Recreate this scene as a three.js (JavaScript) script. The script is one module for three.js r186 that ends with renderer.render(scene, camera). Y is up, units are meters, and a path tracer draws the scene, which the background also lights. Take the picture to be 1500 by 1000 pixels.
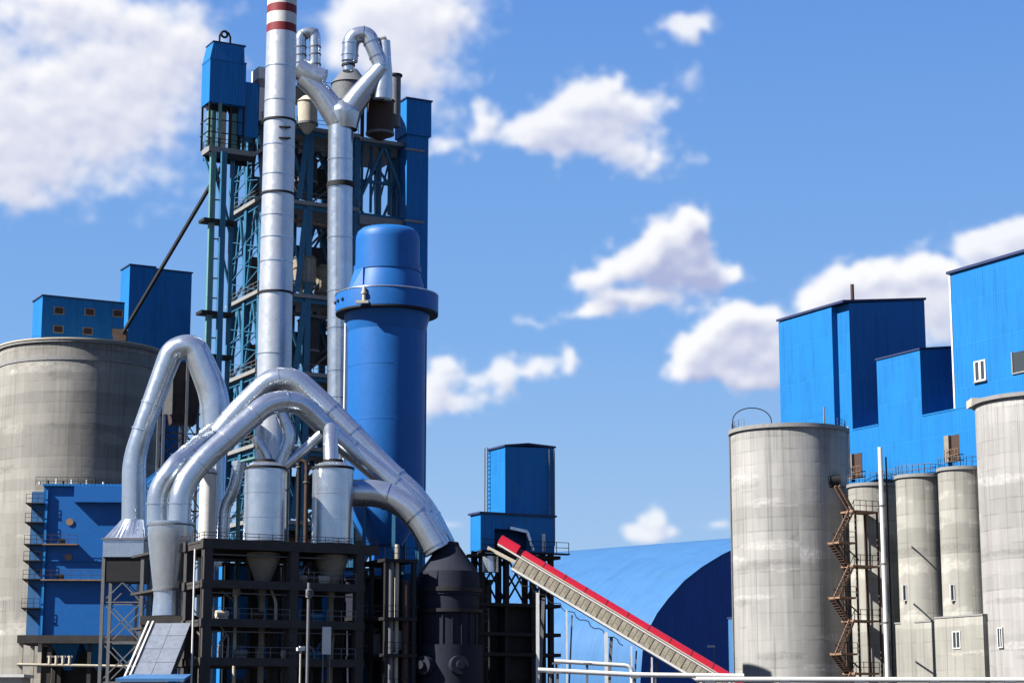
import * as THREE from 'three';
import { mergeGeometries } from 'three/addons/utils/BufferGeometryUtils.js';

// ---------------------------------------------------------------- camera, sky, sun, exposure
const F = 3000, PITCH = Math.atan(562 / F), EYE = 1.7;          // focal length in photo pixels, horizon at y = 1062
const CP = Math.cos(PITCH), SP = Math.sin(PITCH);
const scene = new THREE.Scene();
const camera = new THREE.PerspectiveCamera(2 * Math.atan(500 / F) * 180 / Math.PI, 1500 / 1000, 1, 30000);
camera.position.set(0, EYE, 0);
camera.rotation.set(PITCH, 0, 0);
scene.add(camera);
const renderer = new THREE.WebGLRenderer({ antialias: true });
renderer.toneMapping = THREE.LinearToneMapping;
const EXPOSURE = 3.2; renderer.toneMappingExposure = EXPOSURE;   // the photograph is exposed bright, its shade stays deep
renderer.shadowMap.enabled = true;
const SUN_AZ = 204 * Math.PI / 180, SUN_EL = 42 * Math.PI / 180;   // plan angle, 0 = right, 90 = away from the camera
const sunDir = new THREE.Vector3(Math.cos(SUN_AZ) * Math.cos(SUN_EL), Math.sin(SUN_EL), -Math.sin(SUN_AZ) * Math.cos(SUN_EL));
const sun = new THREE.DirectionalLight(new THREE.Color(1.0, 0.95, 0.87), 5.0);
sun.target.position.set(0, 20, -230);
sun.position.copy(sun.target.position).addScaledVector(sunDir, 300);
sun.castShadow = true;
Object.assign(sun.shadow.camera, { left: -150, right: 150, top: 150, bottom: -150, near: 1, far: 700 });
sun.shadow.mapSize.set(4096, 4096);
scene.add(sun, sun.target);

function rng(seed) { let s = seed >>> 0; return () => { s = (s + 0x6D2B79F5) | 0; let t = Math.imul(s ^ (s >>> 15), 1 | s); t = (t + Math.imul(t ^ (t >>> 7), 61 | t)) ^ t; return ((t ^ (t >>> 14)) >>> 0) / 4294967296; }; }
function hash(ix, iy, s) { let h = Math.imul(ix, 374761393) ^ Math.imul(iy, 668265263) ^ Math.imul(s, 2246822519); h = Math.imul(h ^ (h >>> 13), 1274126177); return ((h ^ (h >>> 16)) >>> 0) / 4294967296; }
function vnoise(x, y, s = 1) {
  const ix = Math.floor(x), iy = Math.floor(y); let u = x - ix, v = y - iy; u = u * u * (3 - 2 * u); v = v * v * (3 - 2 * v);
  const a = hash(ix, iy, s), b = hash(ix + 1, iy, s), c = hash(ix, iy + 1, s), d = hash(ix + 1, iy + 1, s);
  return a + (b - a) * u + (c - a) * v + (a - b - c + d) * u * v;
}
function fbm(x, y, s, o = 4) { let a = 0, w = 0.5, t = 0; for (let k = 0; k < o; k++) { a += w * vnoise(x, y, s + k); t += w; w *= 0.5; x *= 2.03; y *= 2.03; } return a / t; }
const sstep = (a, b, x) => { const t = Math.min(1, Math.max(0, (x - a) / (b - a))); return t * t * (3 - 2 * t); };
const mix = (a, b, t) => a + (b - a) * t;

// pixel + distance along the ground -> place;  place -> pixel
function W(px, py, D) {
  const u = (px - 750) / F, v = (500 - py) / F, k = D / (CP - v * SP);
  return new THREE.Vector3(u * k, EYE + (v * CP + SP) * k, -D);
}
function proj(p) {
  const c = -p.z * CP + (p.y - EYE) * SP, v = (p.y - EYE) * CP + p.z * SP;
  return [750 + F * p.x / c, 500 - F * v / c];
}
const metres = (pix, py, D) => pix / F * D / (CP - (500 - py) / F * SP);

{ // the sky: clear air with cumulus, computed
  const w = 4096, h = 2048, data = new Float32Array(w * h * 4), K = F;
  const lin = c => c.map(v => Math.pow((v / 255 + 0.055) / 1.055, 2.4));
  const stops = [[0, lin([178, 207, 236])], [4, lin([166, 201, 238])], [10.6, lin([130, 178, 236])], [20, lin([103, 154, 226])], [45, lin([62, 112, 196])], [90, lin([42, 84, 168])]];
  for (let j = 0; j < h; j++) {
    const el = Math.max(0, (j + 0.5) / h * 180 - 90);
    let i = 0; while (i < stops.length - 2 && el > stops[i + 1][0]) i++;
    const t = Math.min(1, Math.max(0, (el - stops[i][0]) / (stops[i + 1][0] - stops[i][0])));
    const below = j < h / 2;
    for (let x = 0; x < w; x++) { const o = (j * w + x) * 4; for (let c = 0; c < 3; c++) data[o + c] = below ? [0.1, 0.095, 0.085][c] : mix(stops[i][1][c], stops[i + 1][1][c], t); data[o + 3] = 1; }
  }
  // a cloud is a set of puffs [x, y, rx, ry, weight] in pixels round its centre direction
  const dirOf = (px, py) => { const d = W(px, py, 1000); d.y -= EYE; d.normalize(); return [Math.atan2(d.z, d.x), Math.asin(d.y)]; };
  function cloud(az0, el0, puffs, seed, soft, thick, dens = 1) {
    let x0 = 1e9, x1 = -1e9, y0 = 1e9, y1 = -1e9;
    for (const p of puffs) { x0 = Math.min(x0, p[0] - 2.2 * p[2]); x1 = Math.max(x1, p[0] + 2.2 * p[2]); y0 = Math.min(y0, p[1] - 2.2 * p[3]); y1 = Math.max(y1, p[1] + 2.2 * p[3]); }
    const field = (x, y) => {
      const wx = (fbm(x / 46, y / 46, seed, 3) - 0.5) * 34 * soft[2], wy = (fbm(x / 46 + 40, y / 46, seed + 9, 3) - 0.5) * 30 * soft[2];
      let f = 0;
      for (const p of puffs) { const dx = (x + wx - p[0]) / p[2], dy = (y + wy - p[1]) / p[3], d = dx * dx + dy * dy; if (d < 5) f += p[4] * Math.exp(-1.35 * d); }
      return f + (f > 0.02 ? (fbm(x / 34, y / 27, seed + 3, 6) - 0.5) * soft[3] + (fbm(x / 11, y / 9, seed + 15, 4) - 0.5) * 0.32 : 0);
    };
    const ce = Math.cos(el0);
    const i0 = Math.floor((az0 + x0 / K / ce + Math.PI) / (2 * Math.PI) * w), i1 = Math.ceil((az0 + x1 / K / ce + Math.PI) / (2 * Math.PI) * w);
    const j0 = Math.max(h / 2 + 1, Math.floor(((el0 + y0 / K) / Math.PI + 0.5) * h)), j1 = Math.min(h - 1, Math.ceil(((el0 + y1 / K) / Math.PI + 0.5) * h));
    const lx = -0.5, ly = 0.86;                                   // the sun stands high on the left
    for (let j = j0; j <= j1; j++) for (let i = i0; i <= i1; i++) {
      const x = (((i + 0.5) / w * 2 - 1) * Math.PI - az0) * K * ce, y = (((j + 0.5) / h - 0.5) * Math.PI - el0) * K;
      const f = field(x, y), a = sstep(soft[0], soft[1], f) * dens;
      if (a <= 0.003) continue;
      const s1 = field(x + lx * 16, y + ly * 16), s2 = field(x + lx * 38, y + ly * 38);
      let sh = thick * (0.45 * sstep(0.15, 1.5, s1) + 0.55 * sstep(0.1, 1.3, s2)) + 0.35 * (s1 - f);
      sh = Math.min(1, Math.max(0, sh + (fbm(x / 22, y / 18, seed + 21, 3) - 0.5) * 0.18));
      const col = [mix(1.0, 0.43, sh), mix(1.0, 0.48, sh), mix(1.02, 0.72, sh)];
      const o = (j * w + ((i % w) + w) % w) * 4;
      for (let c = 0; c < 3; c++) data[o + c] = mix(data[o + c], col[c], a);
    }
  }
  const seen = (cx, cy, puffs, seed, soft, thick, dens) => { const [a, e] = dirOf(cx, cy); cloud(a, e, puffs.map(p => [p[0] - cx, -(p[1] - cy), p[2], p[3], p[4] ?? 1]), seed, soft, thick, dens); };
  const crisp = [0.13, 0.86, 1.05, 1.2], mid = [0.12, 0.95, 1.2, 1.2], loose = [0.1, 1.0, 1.3, 1.0];
  seen(140, 140, [[60, 20, 100, 40], [190, 30, 100, 45], [270, 60, 60, 60], [90, 100, 110, 50], [210, 110, 90, 55], [110, 160, 100, 40], [200, 180, 90, 45], [30, 190, 60, 60], [20, 240, 80, 60], [110, 230, 90, 60, 0.7], [190, 250, 80, 45, 0.5], [40, 285, 70, 25, 0.5], [-60, 120, 90, 120]], 11, [0.06, 1.2, 1.4, 1.0], 0.42, 0.97);
  seen(590, 60, [[520, 25, 60, 40], [600, 10, 80, 50], [640, 40, 55, 50], [560, 75, 60, 45], [610, 100, 50, 50, 0.8], [640, 140, 40, 50, 0.4], [660, 20, 50, 25, 0.6], [490, 70, 40, 40, 0.7]], 23, [0.06, 1.1, 1.4, 0.9], 0.38, 0.95);
  seen(1005, 45, [[1000, 36, 34, 13], [1008, 52, 22, 20], [1035, 32, 24, 8, 0.8]], 31, loose, 0.35, 0.85);
  seen(1012, 120, [[1012, 120, 14, 25, 0.5]], 37, loose, 0.3, 0.5);
  seen(850, 180, [[895, 118, 20, 17], [850, 148, 42, 28], [890, 150, 40, 30], [930, 165, 40, 30, 0.8], [800, 190, 48, 24], [850, 195, 60, 28], [905, 225, 62, 24, 0.8], [960, 185, 30, 50, 0.4], [715, 165, 26, 26, 0.8], [690, 195, 28, 18, 0.6], [780, 140, 20, 16, 0.5], [655, 210, 40, 20, 0.5], [745, 195, 50, 24, 0.5], [800, 160, 40, 16, 0.4], [960, 240, 60, 22, 0.45]], 41, [0.12, 0.85, 1.2, 1.0], 0.55, 0.92);
  seen(960, 400, [[960, 345, 26, 26, 1.2], [1020, 333, 27, 20, 1.2], [990, 352, 36, 26, 1.2], [945, 375, 40, 24], [985, 385, 56, 32], [1020, 385, 36, 40], [900, 390, 38, 20], [860, 410, 34, 15], [1040, 408, 44, 17], [910, 432, 54, 18], [865, 455, 44, 12, 0.8], [1078, 400, 10, 9], [955, 435, 54, 20, 0.8], [780, 468, 34, 6, 0.4]], 53, crisp, 0.85, 0.98);
  seen(1080, 510, [[1075, 470, 38, 20, 1.2], [1110, 468, 34, 20], [1040, 490, 36, 24, 1.1], [1015, 520, 32, 26], [1075, 515, 60, 36], [1130, 510, 46, 40], [1180, 530, 50, 30], [1010, 545, 30, 14], [1085, 548, 70, 16], [1160, 560, 60, 14, 0.7]], 67, crisp, 0.66, 0.98);
  seen(1300, 440, [[1195, 440, 36, 22], [1235, 418, 36, 24, 1.1], [1275, 402, 38, 20, 1.2], [1330, 398, 44, 22, 1.2], [1370, 395, 40, 20, 1.2], [1290, 445, 80, 34], [1370, 440, 60, 44], [1410, 470, 60, 40], [1240, 470, 60, 30], [1400, 420, 40, 40]], 71, crisp, 0.5, 0.98);
  seen(1460, 350, [[1480, 335, 44, 20], [1435, 358, 40, 20], [1510, 350, 50, 30], [1470, 375, 60, 24]], 79, [0.22, 0.85, 1, 0.8], 0.5, 0.9);
  seen(730, 545, [[650, 530, 24, 18], [640, 560, 28, 24], [735, 535, 17, 22], [742, 560, 20, 22, 0.8], [795, 530, 18, 15, 0.9], [832, 526, 16, 13, 0.8], [700, 550, 40, 16, 0.5], [680, 585, 60, 18, 0.5], [770, 545, 60, 12, 0.35], [640, 590, 40, 24, 0.5]], 83, [0.12, 0.85, 1.1, 1.0], 0.45, 0.88);
  seen(960, 775, [[955, 760, 22, 14], [940, 785, 34, 16], [985, 780, 24, 14, 0.7], [1050, 775, 26, 9, 0.6]], 89, [0.2, 0.85, 1, 0.8], 0.45, 0.8);
  seen(665, 772, [[665, 772, 26, 10, 0.7]], 97, loose, 0.4, 0.7);
  // the same kind of clouds all round the rest of the sky
  const R = rng(4711), inFrame = (az, el) => Math.abs(az + Math.PI / 2) < 0.40 && el < 0.42;
  for (let n = 0; n < 190; n++) {
    const az = (R() * 2 - 1) * Math.PI, el = Math.asin(0.03 + 0.9 * R() * R()), big = 0.7 + 2.2 * el + R() * 0.6, k = 5 + Math.floor(R() * 8), ps = [];
    for (let q = 0; q < k; q++) { const t = (R() - 0.5) * 2; ps.push([t * 120 * big, (R() * 0.9 - 0.4) * 46 * (1.1 - t * t) * big, (30 + 26 * R()) * big, (17 + 16 * R()) * big, 0.7 + 0.5 * R()]); }
    const kind = [crisp, mid, loose][Math.floor(R() * 3)];
    if (inFrame(az, el)) continue;
    cloud(az, el, ps, 200 + n * 31, kind, 0.55, 0.93);
  }
  for (let i = 0; i < data.length; i++) if (i % 4 < 3) data[i] /= EXPOSURE;
  const sky = new THREE.DataTexture(data, w, h, THREE.RGBAFormat, THREE.FloatType);
  sky.mapping = THREE.EquirectangularReflectionMapping; sky.magFilter = sky.minFilter = THREE.LinearFilter; sky.wrapS = THREE.RepeatWrapping; sky.needsUpdate = true;
  scene.background = sky; scene.environment = sky;
  scene.backgroundIntensity = 1; scene.environmentIntensity = 1;
}

// ---------------------------------------------------------------- textures and materials
function tex(w, h, fn, { srgb = true, rep = [1, 1] } = {}) {
  const d = new Uint8Array(w * h * 4);
  for (let y = 0; y < h; y++) for (let x = 0; x < w; x++) { const c = fn(x / w, y / h), o = (y * w + x) * 4; for (let k = 0; k < 3; k++) d[o + k] = Math.max(0, Math.min(255, (Array.isArray(c) ? c[k] : c) * 255)); d[o + 3] = 255; }
  const t = new THREE.DataTexture(d, w, h, THREE.RGBAFormat); t.wrapS = t.wrapT = THREE.RepeatWrapping; t.magFilter = THREE.LinearFilter; t.minFilter = THREE.LinearMipmapLinearFilter; t.generateMipmaps = true;
  t.repeat.set(rep[0], rep[1]); if (srgb) t.colorSpace = THREE.SRGBColorSpace; t.needsUpdate = true; return t;
}
const tile = (fn, u, v, n) => { const a = fn(u * n, v * n), b = fn((u - 1) * n, v * n), c = fn(u * n, (v - 1) * n), d = fn((u - 1) * n, (v - 1) * n), s = u, t = v; return (a * (1 - s) + b * s) * (1 - t) + (c * (1 - s) + d * s) * t; };
// board-marked concrete: lifts of uneven tone, formwork lines, stains, runs of water (24 m x 36 m of wall)
function concrete(seed, tone, warm = 0) {
  const R = rng(seed), lifts = Array.from({ length: 24 }, () => R()), run = Array.from({ length: 256 }, () => R());
  const patches = Array.from({ length: 22 }, () => [R(), R(), 0.06 + 0.3 * R(), 0.006 + 0.022 * R(), R()]);
  const map = tex(512, 768, (u, v) => {
    const L = v * 24, li = Math.floor(L), fr = L - li;
    let t = 0.82 + 0.1 * (lifts[li % 24] - 0.5) + 0.17 * (tile((a, b) => fbm(a, b, seed, 5), u, v, 9) - 0.5);
    t += 0.11 * (fbm(u * 60, v * 5, seed + 5, 3) - 0.5) + 0.025 * (hash(Math.floor(u * 20), li, seed) - 0.5);
    if (fr < 0.06 + 0.05 * vnoise(u * 30, li, seed + 6)) t -= 0.075 * sstep(0.3, 0.9, vnoise(u * 14, li * 3.7, seed)); t += 0.12 * (fbm(u * 14, v * 3 + li * 0.0, seed + 31, 4) - 0.5);
    if ((u * 20) % 1 < 0.04) t -= 0.008;
    for (const p of patches) { let du = Math.abs(u - p[0]); du = Math.min(du, 1 - du) / p[2]; const dv = (v - p[1]) / p[3]; const d = du * du + dv * dv + 1.3 * (fbm(u * 26, v * 70, seed + 13, 4) - 0.5); if (d < 0.8) t += (p[4] > 0.35 ? 0.1 : -0.08) * sstep(0.8, 0.2, d) * (0.3 + 1.1 * vnoise(u * 90, v * 160, seed + 2)); }
    const st = run[Math.floor(u * 255)]; if (st > 0.8) t -= 0.13 * (st - 0.7) * 4 * sstep(0.35, 0.8, vnoise(u * 90, v * 4, seed + 8));
    { const c = Math.floor(u * 170), len = 0.02 + 0.2 * run[c % 256] ** 3, d = (1 - v) / len; if (d < 1) t -= 0.16 * run[(c * 7) % 256] * (1 - d) * (0.4 + 0.9 * vnoise(u * 170, v * 40, seed + 61)); }
    t += 0.035 * (hash(Math.floor(u * 512), Math.floor(v * 768), seed + 4) - 0.5);
    return [t * tone[0] * (1 + warm), t * tone[1], t * tone[2] * (1 - warm)];
  }, { rep: [1 / 24, 1 / 36] });
  const bump = tex(256, 384, (u, v) => { const fr = (v * 24) % 1; return 0.6 + 0.3 * (fbm(u * 40, v * 60, seed + 3, 3) - 0.5) - (fr < 0.07 ? 0.2 * vnoise(u * 20, v * 24, seed + 44) : 0) - ((u * 20) % 1 < 0.05 ? 0.06 : 0); }, { srgb: false, rep: [1 / 24, 1 / 36] });
  return new THREE.MeshStandardMaterial({ map, bumpMap: bump, bumpScale: 0.03, roughness: 0.92 });
}
const ribs = tex(384, 192, (u, v) => { const t = (u * 24) % 1, lap = (v * 2) % 1, seam = (u * 8) % 1; return 0.2 + 0.5 * (sstep(0.05, 0.2, t) - sstep(0.55, 0.7, t)) + 0.25 * lap - (lap < 0.02 ? 0.2 : 0) - (seam < 0.04 ? 0.2 : 0); }, { srgb: false, rep: [1 / 9.6, 1 / 9.6] });
function sheet(r, g, b, seed, rough = 0.6, relief = 0.03) {   // profiled painted steel sheet, each sheet a touch different, faint runs of dirt
  const map = tex(512, 512, (u, v) => { const s = hash(Math.floor(u * 16), Math.floor(v * 4), seed), k = 0.9 + 0.08 * s + 0.16 * (fbm(u * 90, v * 5, seed, 4) - 0.5) + 0.14 * (tile((a, c) => fbm(a, c, seed + 1, 5), u, v, 7) - 0.5) - 0.12 * sstep(0.62, 0.75, fbm(u * 120, v * 4, seed + 9, 3)), w = 0.05 * sstep(0.5, 0.7, fbm(u * 12, v * 12, seed + 4, 4)); return [Math.min(1, k + 2 * w), Math.min(1, k + w), k]; }, { srgb: false, rep: [1 / 19.2, 1 / 19.2] });
  return new THREE.MeshPhysicalMaterial({ color: new THREE.Color().setRGB(r, g, b), map, bumpMap: ribs, bumpScale: relief, roughness: rough, metalness: 0, specularIntensity: 0.3 });
}
function metal(r, g, b, rough, seed, metalness = 0.85) {
  const map = tex(256, 256, (u, v) => { const k = 0.88 + 0.22 * (tile((a, c) => fbm(a, c, seed, 5), u, v, 12) - 0.5) + 0.09 * (fbm(u * 70, v * 6, seed + 2, 3) - 0.5) + 0.06 * hash(Math.floor(u * 8), Math.floor(v * 8), seed); return [k, k, k * 1.005]; }, { srgb: false, rep: [1 / 9, 1 / 9] });
  const rm = tex(256, 256, (u, v) => { const k = 0.75 + 0.5 * (tile((a, c) => fbm(a, c, seed + 7, 5), u, v, 14) - 0.5); return [k, k, k]; }, { srgb: false, rep: [1 / 7, 1 / 7] });
  const bm = tex(128, 128, (u, v) => tile((a, c) => fbm(a, c, seed + 11, 3), u, v, 7), { srgb: false, rep: [1 / 4, 1 / 4] });
  return new THREE.MeshStandardMaterial({ color: new THREE.Color().setRGB(r, g, b), map, roughnessMap: rm, roughness: rough, metalness, bumpMap: bm, bumpScale: 0.009 });
}
function paint(r, g, b, seed, rough = 0.6, amount = 0.35, metalness = 0) {
  const map = tex(128, 128, (u, v) => { const k = 0.9 + amount * (tile((a, c) => fbm(a, c, seed, 5), u, v, 10) - 0.5) - (fbm(u * 25, v * 25, seed + 5, 3) > 0.68 ? 0.3 * amount : 0); return [k, k, k]; }, { srgb: false, rep: [1 / 5, 1 / 5] });
  return new THREE.MeshPhysicalMaterial({ color: new THREE.Color().setRGB(r, g, b), map, roughness: rough, metalness, specularIntensity: 0.4 });
}
const M = {
  blue: sheet(0.0065, 0.105, 0.295, 3), blueShaded: sheet(0.004, 0.05, 0.22, 4), hall: sheet(0.032, 0.1, 0.225, 6, 0.6, 0.004), vessel: paint(0.007, 0.082, 0.275, 8, 0.5, 0.22),  // haze and sky sheen put into the hall blue, shade into the end-wall blue
  roofEdge: paint(0.02, 0.03, 0.08, 9), teal: paint(0.02, 0.095, 0.17, 12, 0.55), tealDark: paint(0.02, 0.095, 0.17, 13, 0.55), green: paint(0.08, 0.18, 0.17, 14, 0.55),
  duct: metal(0.46, 0.505, 0.555, 0.33, 21), ductB: metal(0.44, 0.485, 0.535, 0.35, 25), stack: metal(0.43, 0.45, 0.48, 0.45, 29, 0.6), grey: paint(0.1, 0.105, 0.115, 31), slab: paint(0.17, 0.17, 0.17, 32, 0.9),
  steelDark: paint(0.012, 0.012, 0.014, 33, 0.7, 0.6), frame: paint(0.035, 0.033, 0.033, 34, 0.9, 0.6), mill: paint(0.009, 0.011, 0.021, 35, 0.8, 0.6), rust: paint(0.19, 0.115, 0.075, 36, 0.85, 0.8), brown: paint(0.045, 0.028, 0.022, 37, 0.8, 0.6),  // mill paint is near black, the shade there put into its colour
  red: paint(0.34, 0.01, 0.026, 38, 0.45, 0.2), band: paint(0.14, 0.015, 0.02, 39, 0.6, 0.3), white: paint(0.44, 0.44, 0.43, 40, 0.6, 0.2), cream: paint(0.34, 0.31, 0.25, 41, 0.8, 0.3), tan: paint(0.21, 0.19, 0.148, 42, 0.9, 0.9),
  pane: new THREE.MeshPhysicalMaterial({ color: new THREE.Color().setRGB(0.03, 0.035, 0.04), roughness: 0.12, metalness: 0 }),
  panel: paint(0.14, 0.16, 0.2, 48, 0.6, 0.5, 0.2), ground: paint(0.06, 0.055, 0.05, 44, 0.95, 0.6), asphalt: paint(0.055, 0.055, 0.055, 45, 0.95, 0.5), khaki: paint(0.18, 0.155, 0.12, 46, 0.9, 0.4),
  siloL: concrete(51, [0.52, 0.51, 0.49]), siloM: concrete(57, [0.585, 0.583, 0.575]), siloS: concrete(63, [0.57, 0.565, 0.54]), siloB: concrete(69, [0.575, 0.57, 0.565]),
};
for (const m of Object.values(M)) m.side = THREE.DoubleSide;

// ---------------------------------------------------------------- shape helpers
const V = (x, y, z) => new THREE.Vector3(x, y, z);
function uvm(g) {   // uv in metres by the way each face points
  if (g.index) g = g.toNonIndexed();
  const p = g.attributes.position, uv = new Float32Array(p.count * 2), a = V(), b = V(), c = V(), n = V();
  for (let i = 0; i < p.count; i += 3) {
    a.fromBufferAttribute(p, i); b.fromBufferAttribute(p, i + 1); c.fromBufferAttribute(p, i + 2);
    n.crossVectors(b.clone().sub(a), c.clone().sub(a)); const x = Math.abs(n.x), y = Math.abs(n.y), z = Math.abs(n.z);
    [a, b, c].forEach((q, k) => { const o = (i + k) * 2; if (y > x && y > z) { uv[o] = q.x; uv[o + 1] = q.z; } else if (x > z) { uv[o] = q.z; uv[o + 1] = q.y; } else { uv[o] = q.x; uv[o + 1] = q.y; } });
  }
  g.setAttribute('uv', new THREE.BufferAttribute(uv, 2)); return g;
}
const clean = g => { if (g.index) g = g.toNonIndexed(); for (const k of Object.keys(g.attributes)) if (!['position', 'normal', 'uv'].includes(k)) g.deleteAttribute(k); return g; };
const bb = (x0, x1, y0, y1, z0, z1) => uvm(new THREE.BoxGeometry(x1 - x0, y1 - y0, z1 - z0).translate((x0 + x1) / 2, (y0 + y1) / 2, (z0 + z1) / 2));
function bar(p, q, w = 0.2, h = w) {   // straight steel member
  const d = q.clone().sub(p), L = d.length(), g = uvm(new THREE.BoxGeometry(w, L, h));
  const up = d.normalize(); let side = Math.abs(up.y) > 0.98 ? V(1, 0, 0) : V(up.z, 0, -up.x).normalize(); side.addScaledVector(up, -side.dot(up)).normalize();
  const m = new THREE.Matrix4().makeBasis(side, up, V().crossVectors(side, up)); m.setPosition(p.clone().add(q).multiplyScalar(0.5)); return g.applyMatrix4(m);
}
function cyl(r0, r1, y0, y1, seg = 40, open = false) {   // uv in metres
  const g = new THREE.CylinderGeometry(r1, r0, y1 - y0, seg, 1, open).translate(0, (y0 + y1) / 2, 0), uv = g.attributes.uv, C = 2 * Math.PI * Math.max(r0, r1);
  for (let i = 0; i < uv.count; i++) uv.setXY(i, uv.getX(i) * C, uv.getY(i) * (y1 - y0) + y0); return clean(g);
}
function lathe(pts, seg = 40) {
  const g = new THREE.LatheGeometry(pts.map(p => new THREE.Vector2(p[0], p[1])), seg), uv = g.attributes.uv, q = g.attributes.position, R = Math.max(...pts.map(p => p[0]));
  for (let i = 0; i < uv.count; i++) uv.setXY(i, uv.getX(i) * 2 * Math.PI * R, q.getY(i)); return clean(g);
}
function fillet(pts, rad) {   // round off the corners of a run of straight pieces
  const out = [pts[0].clone()];
  for (let i = 1; i < pts.length - 1; i++) {
    const a = pts[i - 1], b = pts[i], c = pts[i + 1], la = a.distanceTo(b), lc = c.distanceTo(b), r = Math.min(rad, la * 0.48, lc * 0.48);
    const p = b.clone().lerp(a, r / la), q = b.clone().lerp(c, r / lc);
    for (let k = 0; k <= 8; k++) { const t = k / 8; out.push(p.clone().multiplyScalar((1 - t) ** 2).addScaledVector(b, 2 * t * (1 - t)).addScaledVector(q, t * t)); }
  }
  out.push(pts[pts.length - 1].clone()); return out;
}
function pipe(pts, r, seg = 22) {   // tube through points, r a number or a function of 0..1; ends closed
  const P = []; for (const p of pts) if (!P.length || P[P.length - 1].distanceTo(p) > 1e-3) P.push(p);
  const len = [0]; for (let i = 1; i < P.length; i++) len.push(len[i - 1] + P[i].distanceTo(P[i - 1])); const T = len[len.length - 1];
  const tan = P.map((p, i) => P[Math.min(i + 1, P.length - 1)].clone().sub(P[Math.max(i - 1, 0)]).normalize());
  let n = Math.abs(tan[0].y) > 0.9 ? V(1, 0, 0) : V(0, 1, 0); const pos = [], nor = [], uv = [], idx = [];
  for (let i = 0; i < P.length; i++) {
    n = n.clone().addScaledVector(tan[i], -n.dot(tan[i])).normalize(); const b = V().crossVectors(tan[i], n), R = typeof r === 'function' ? r(len[i] / T) : r;
    for (let k = 0; k <= seg; k++) { const a = k / seg * Math.PI * 2, d = n.clone().multiplyScalar(Math.cos(a)).addScaledVector(b, Math.sin(a)); const q = P[i].clone().addScaledVector(d, R); pos.push(q.x, q.y, q.z); nor.push(d.x, d.y, d.z); uv.push(k / seg * 2 * Math.PI * R, len[i]); }
  }
  for (let i = 0; i < P.length - 1; i++) for (let k = 0; k < seg; k++) { const a = i * (seg + 1) + k, b = a + seg + 1; idx.push(a, a + 1, b, b, a + 1, b + 1); }
  for (const [row, s] of [[0, -1], [P.length - 1, 1]]) { const c = pos.length / 3, t = tan[row]; pos.push(P[row].x, P[row].y, P[row].z); nor.push(t.x * s, t.y * s, t.z * s); uv.push(0, 0); for (let k = 0; k < seg; k++) { const a = row * (seg + 1) + k; s < 0 ? idx.push(c, a + 1, a) : idx.push(c, a, a + 1); } }
  const g = new THREE.BufferGeometry(); g.setAttribute('position', new THREE.Float32BufferAttribute(pos, 3)); g.setAttribute('normal', new THREE.Float32BufferAttribute(nor, 3)); g.setAttribute('uv', new THREE.Float32BufferAttribute(uv, 2)); g.setIndex(idx); return clean(g);
}
function hull(quads) { // faces given as loops of points
  const pos = []; for (const q of quads) for (let k = 1; k < q.length - 1; k++) for (const p of [q[0], q[k], q[k + 1]]) pos.push(p.x, p.y, p.z);
  const g = new THREE.BufferGeometry(); g.setAttribute('position', new THREE.Float32BufferAttribute(pos, 3)); const u = uvm(g); u.computeVertexNormals(); return u;
}
function prism(bottom, top) { const q = [bottom.slice().reverse(), top]; for (let i = 0; i < bottom.length; i++) { const j = (i + 1) % bottom.length; q.push([bottom[i], bottom[j], top[j], top[i]]); } return hull(q); }
const join = list => mergeGeometries(list.map(clean), false);

// ---------------------------------------------------------------- scene helpers
const taken = {};
function numbered(n) { taken[n] = (taken[n] ?? -1) + 1; return taken[n] ? `${n}_${String(taken[n]).padStart(3, '0')}` : n; }
function mesh(name, g, m, parent) { const o = new THREE.Mesh(Array.isArray(g) ? join(g) : g, m); o.name = name; o.castShadow = o.receiveShadow = true; parent.add(o); return o; }
function thing(name, label, category, pos = V(0, 0, 0), turn = 0, group) {
  const o = new THREE.Group(); o.name = numbered(name); o.position.copy(pos); o.rotation.y = turn; o.userData = { label, category }; if (group) o.userData.group = group; scene.add(o); return o;
}
function structure(name, g, m) { const o = mesh(name, g, m, scene); o.userData.kind = 'structure'; return o; }
const TURN = 28 * Math.PI / 180;                                    // the plant's grid against the view
const Kd = a => V(Math.cos(a), 0, -Math.sin(a)), Ld = a => V(-Math.sin(a), 0, -Math.cos(a));
function along(o, dir, px) { let a = 0, b = 120; const s = Math.sign(px - proj(o)[0]); for (let k = 0; k < 50; k++) { const m = (a + b) / 2; (proj(o.clone().addScaledVector(dir, m))[0] - px) * s > 0 ? b = m : a = m; } return (a + b) / 2; }
function rise(o, py) { let a = -20, b = 200; for (let k = 0; k < 60; k++) { const m = (a + b) / 2; proj(V(o.x, m, o.z))[1] > py ? a = m : b = m; } return (a + b) / 2; }
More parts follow.
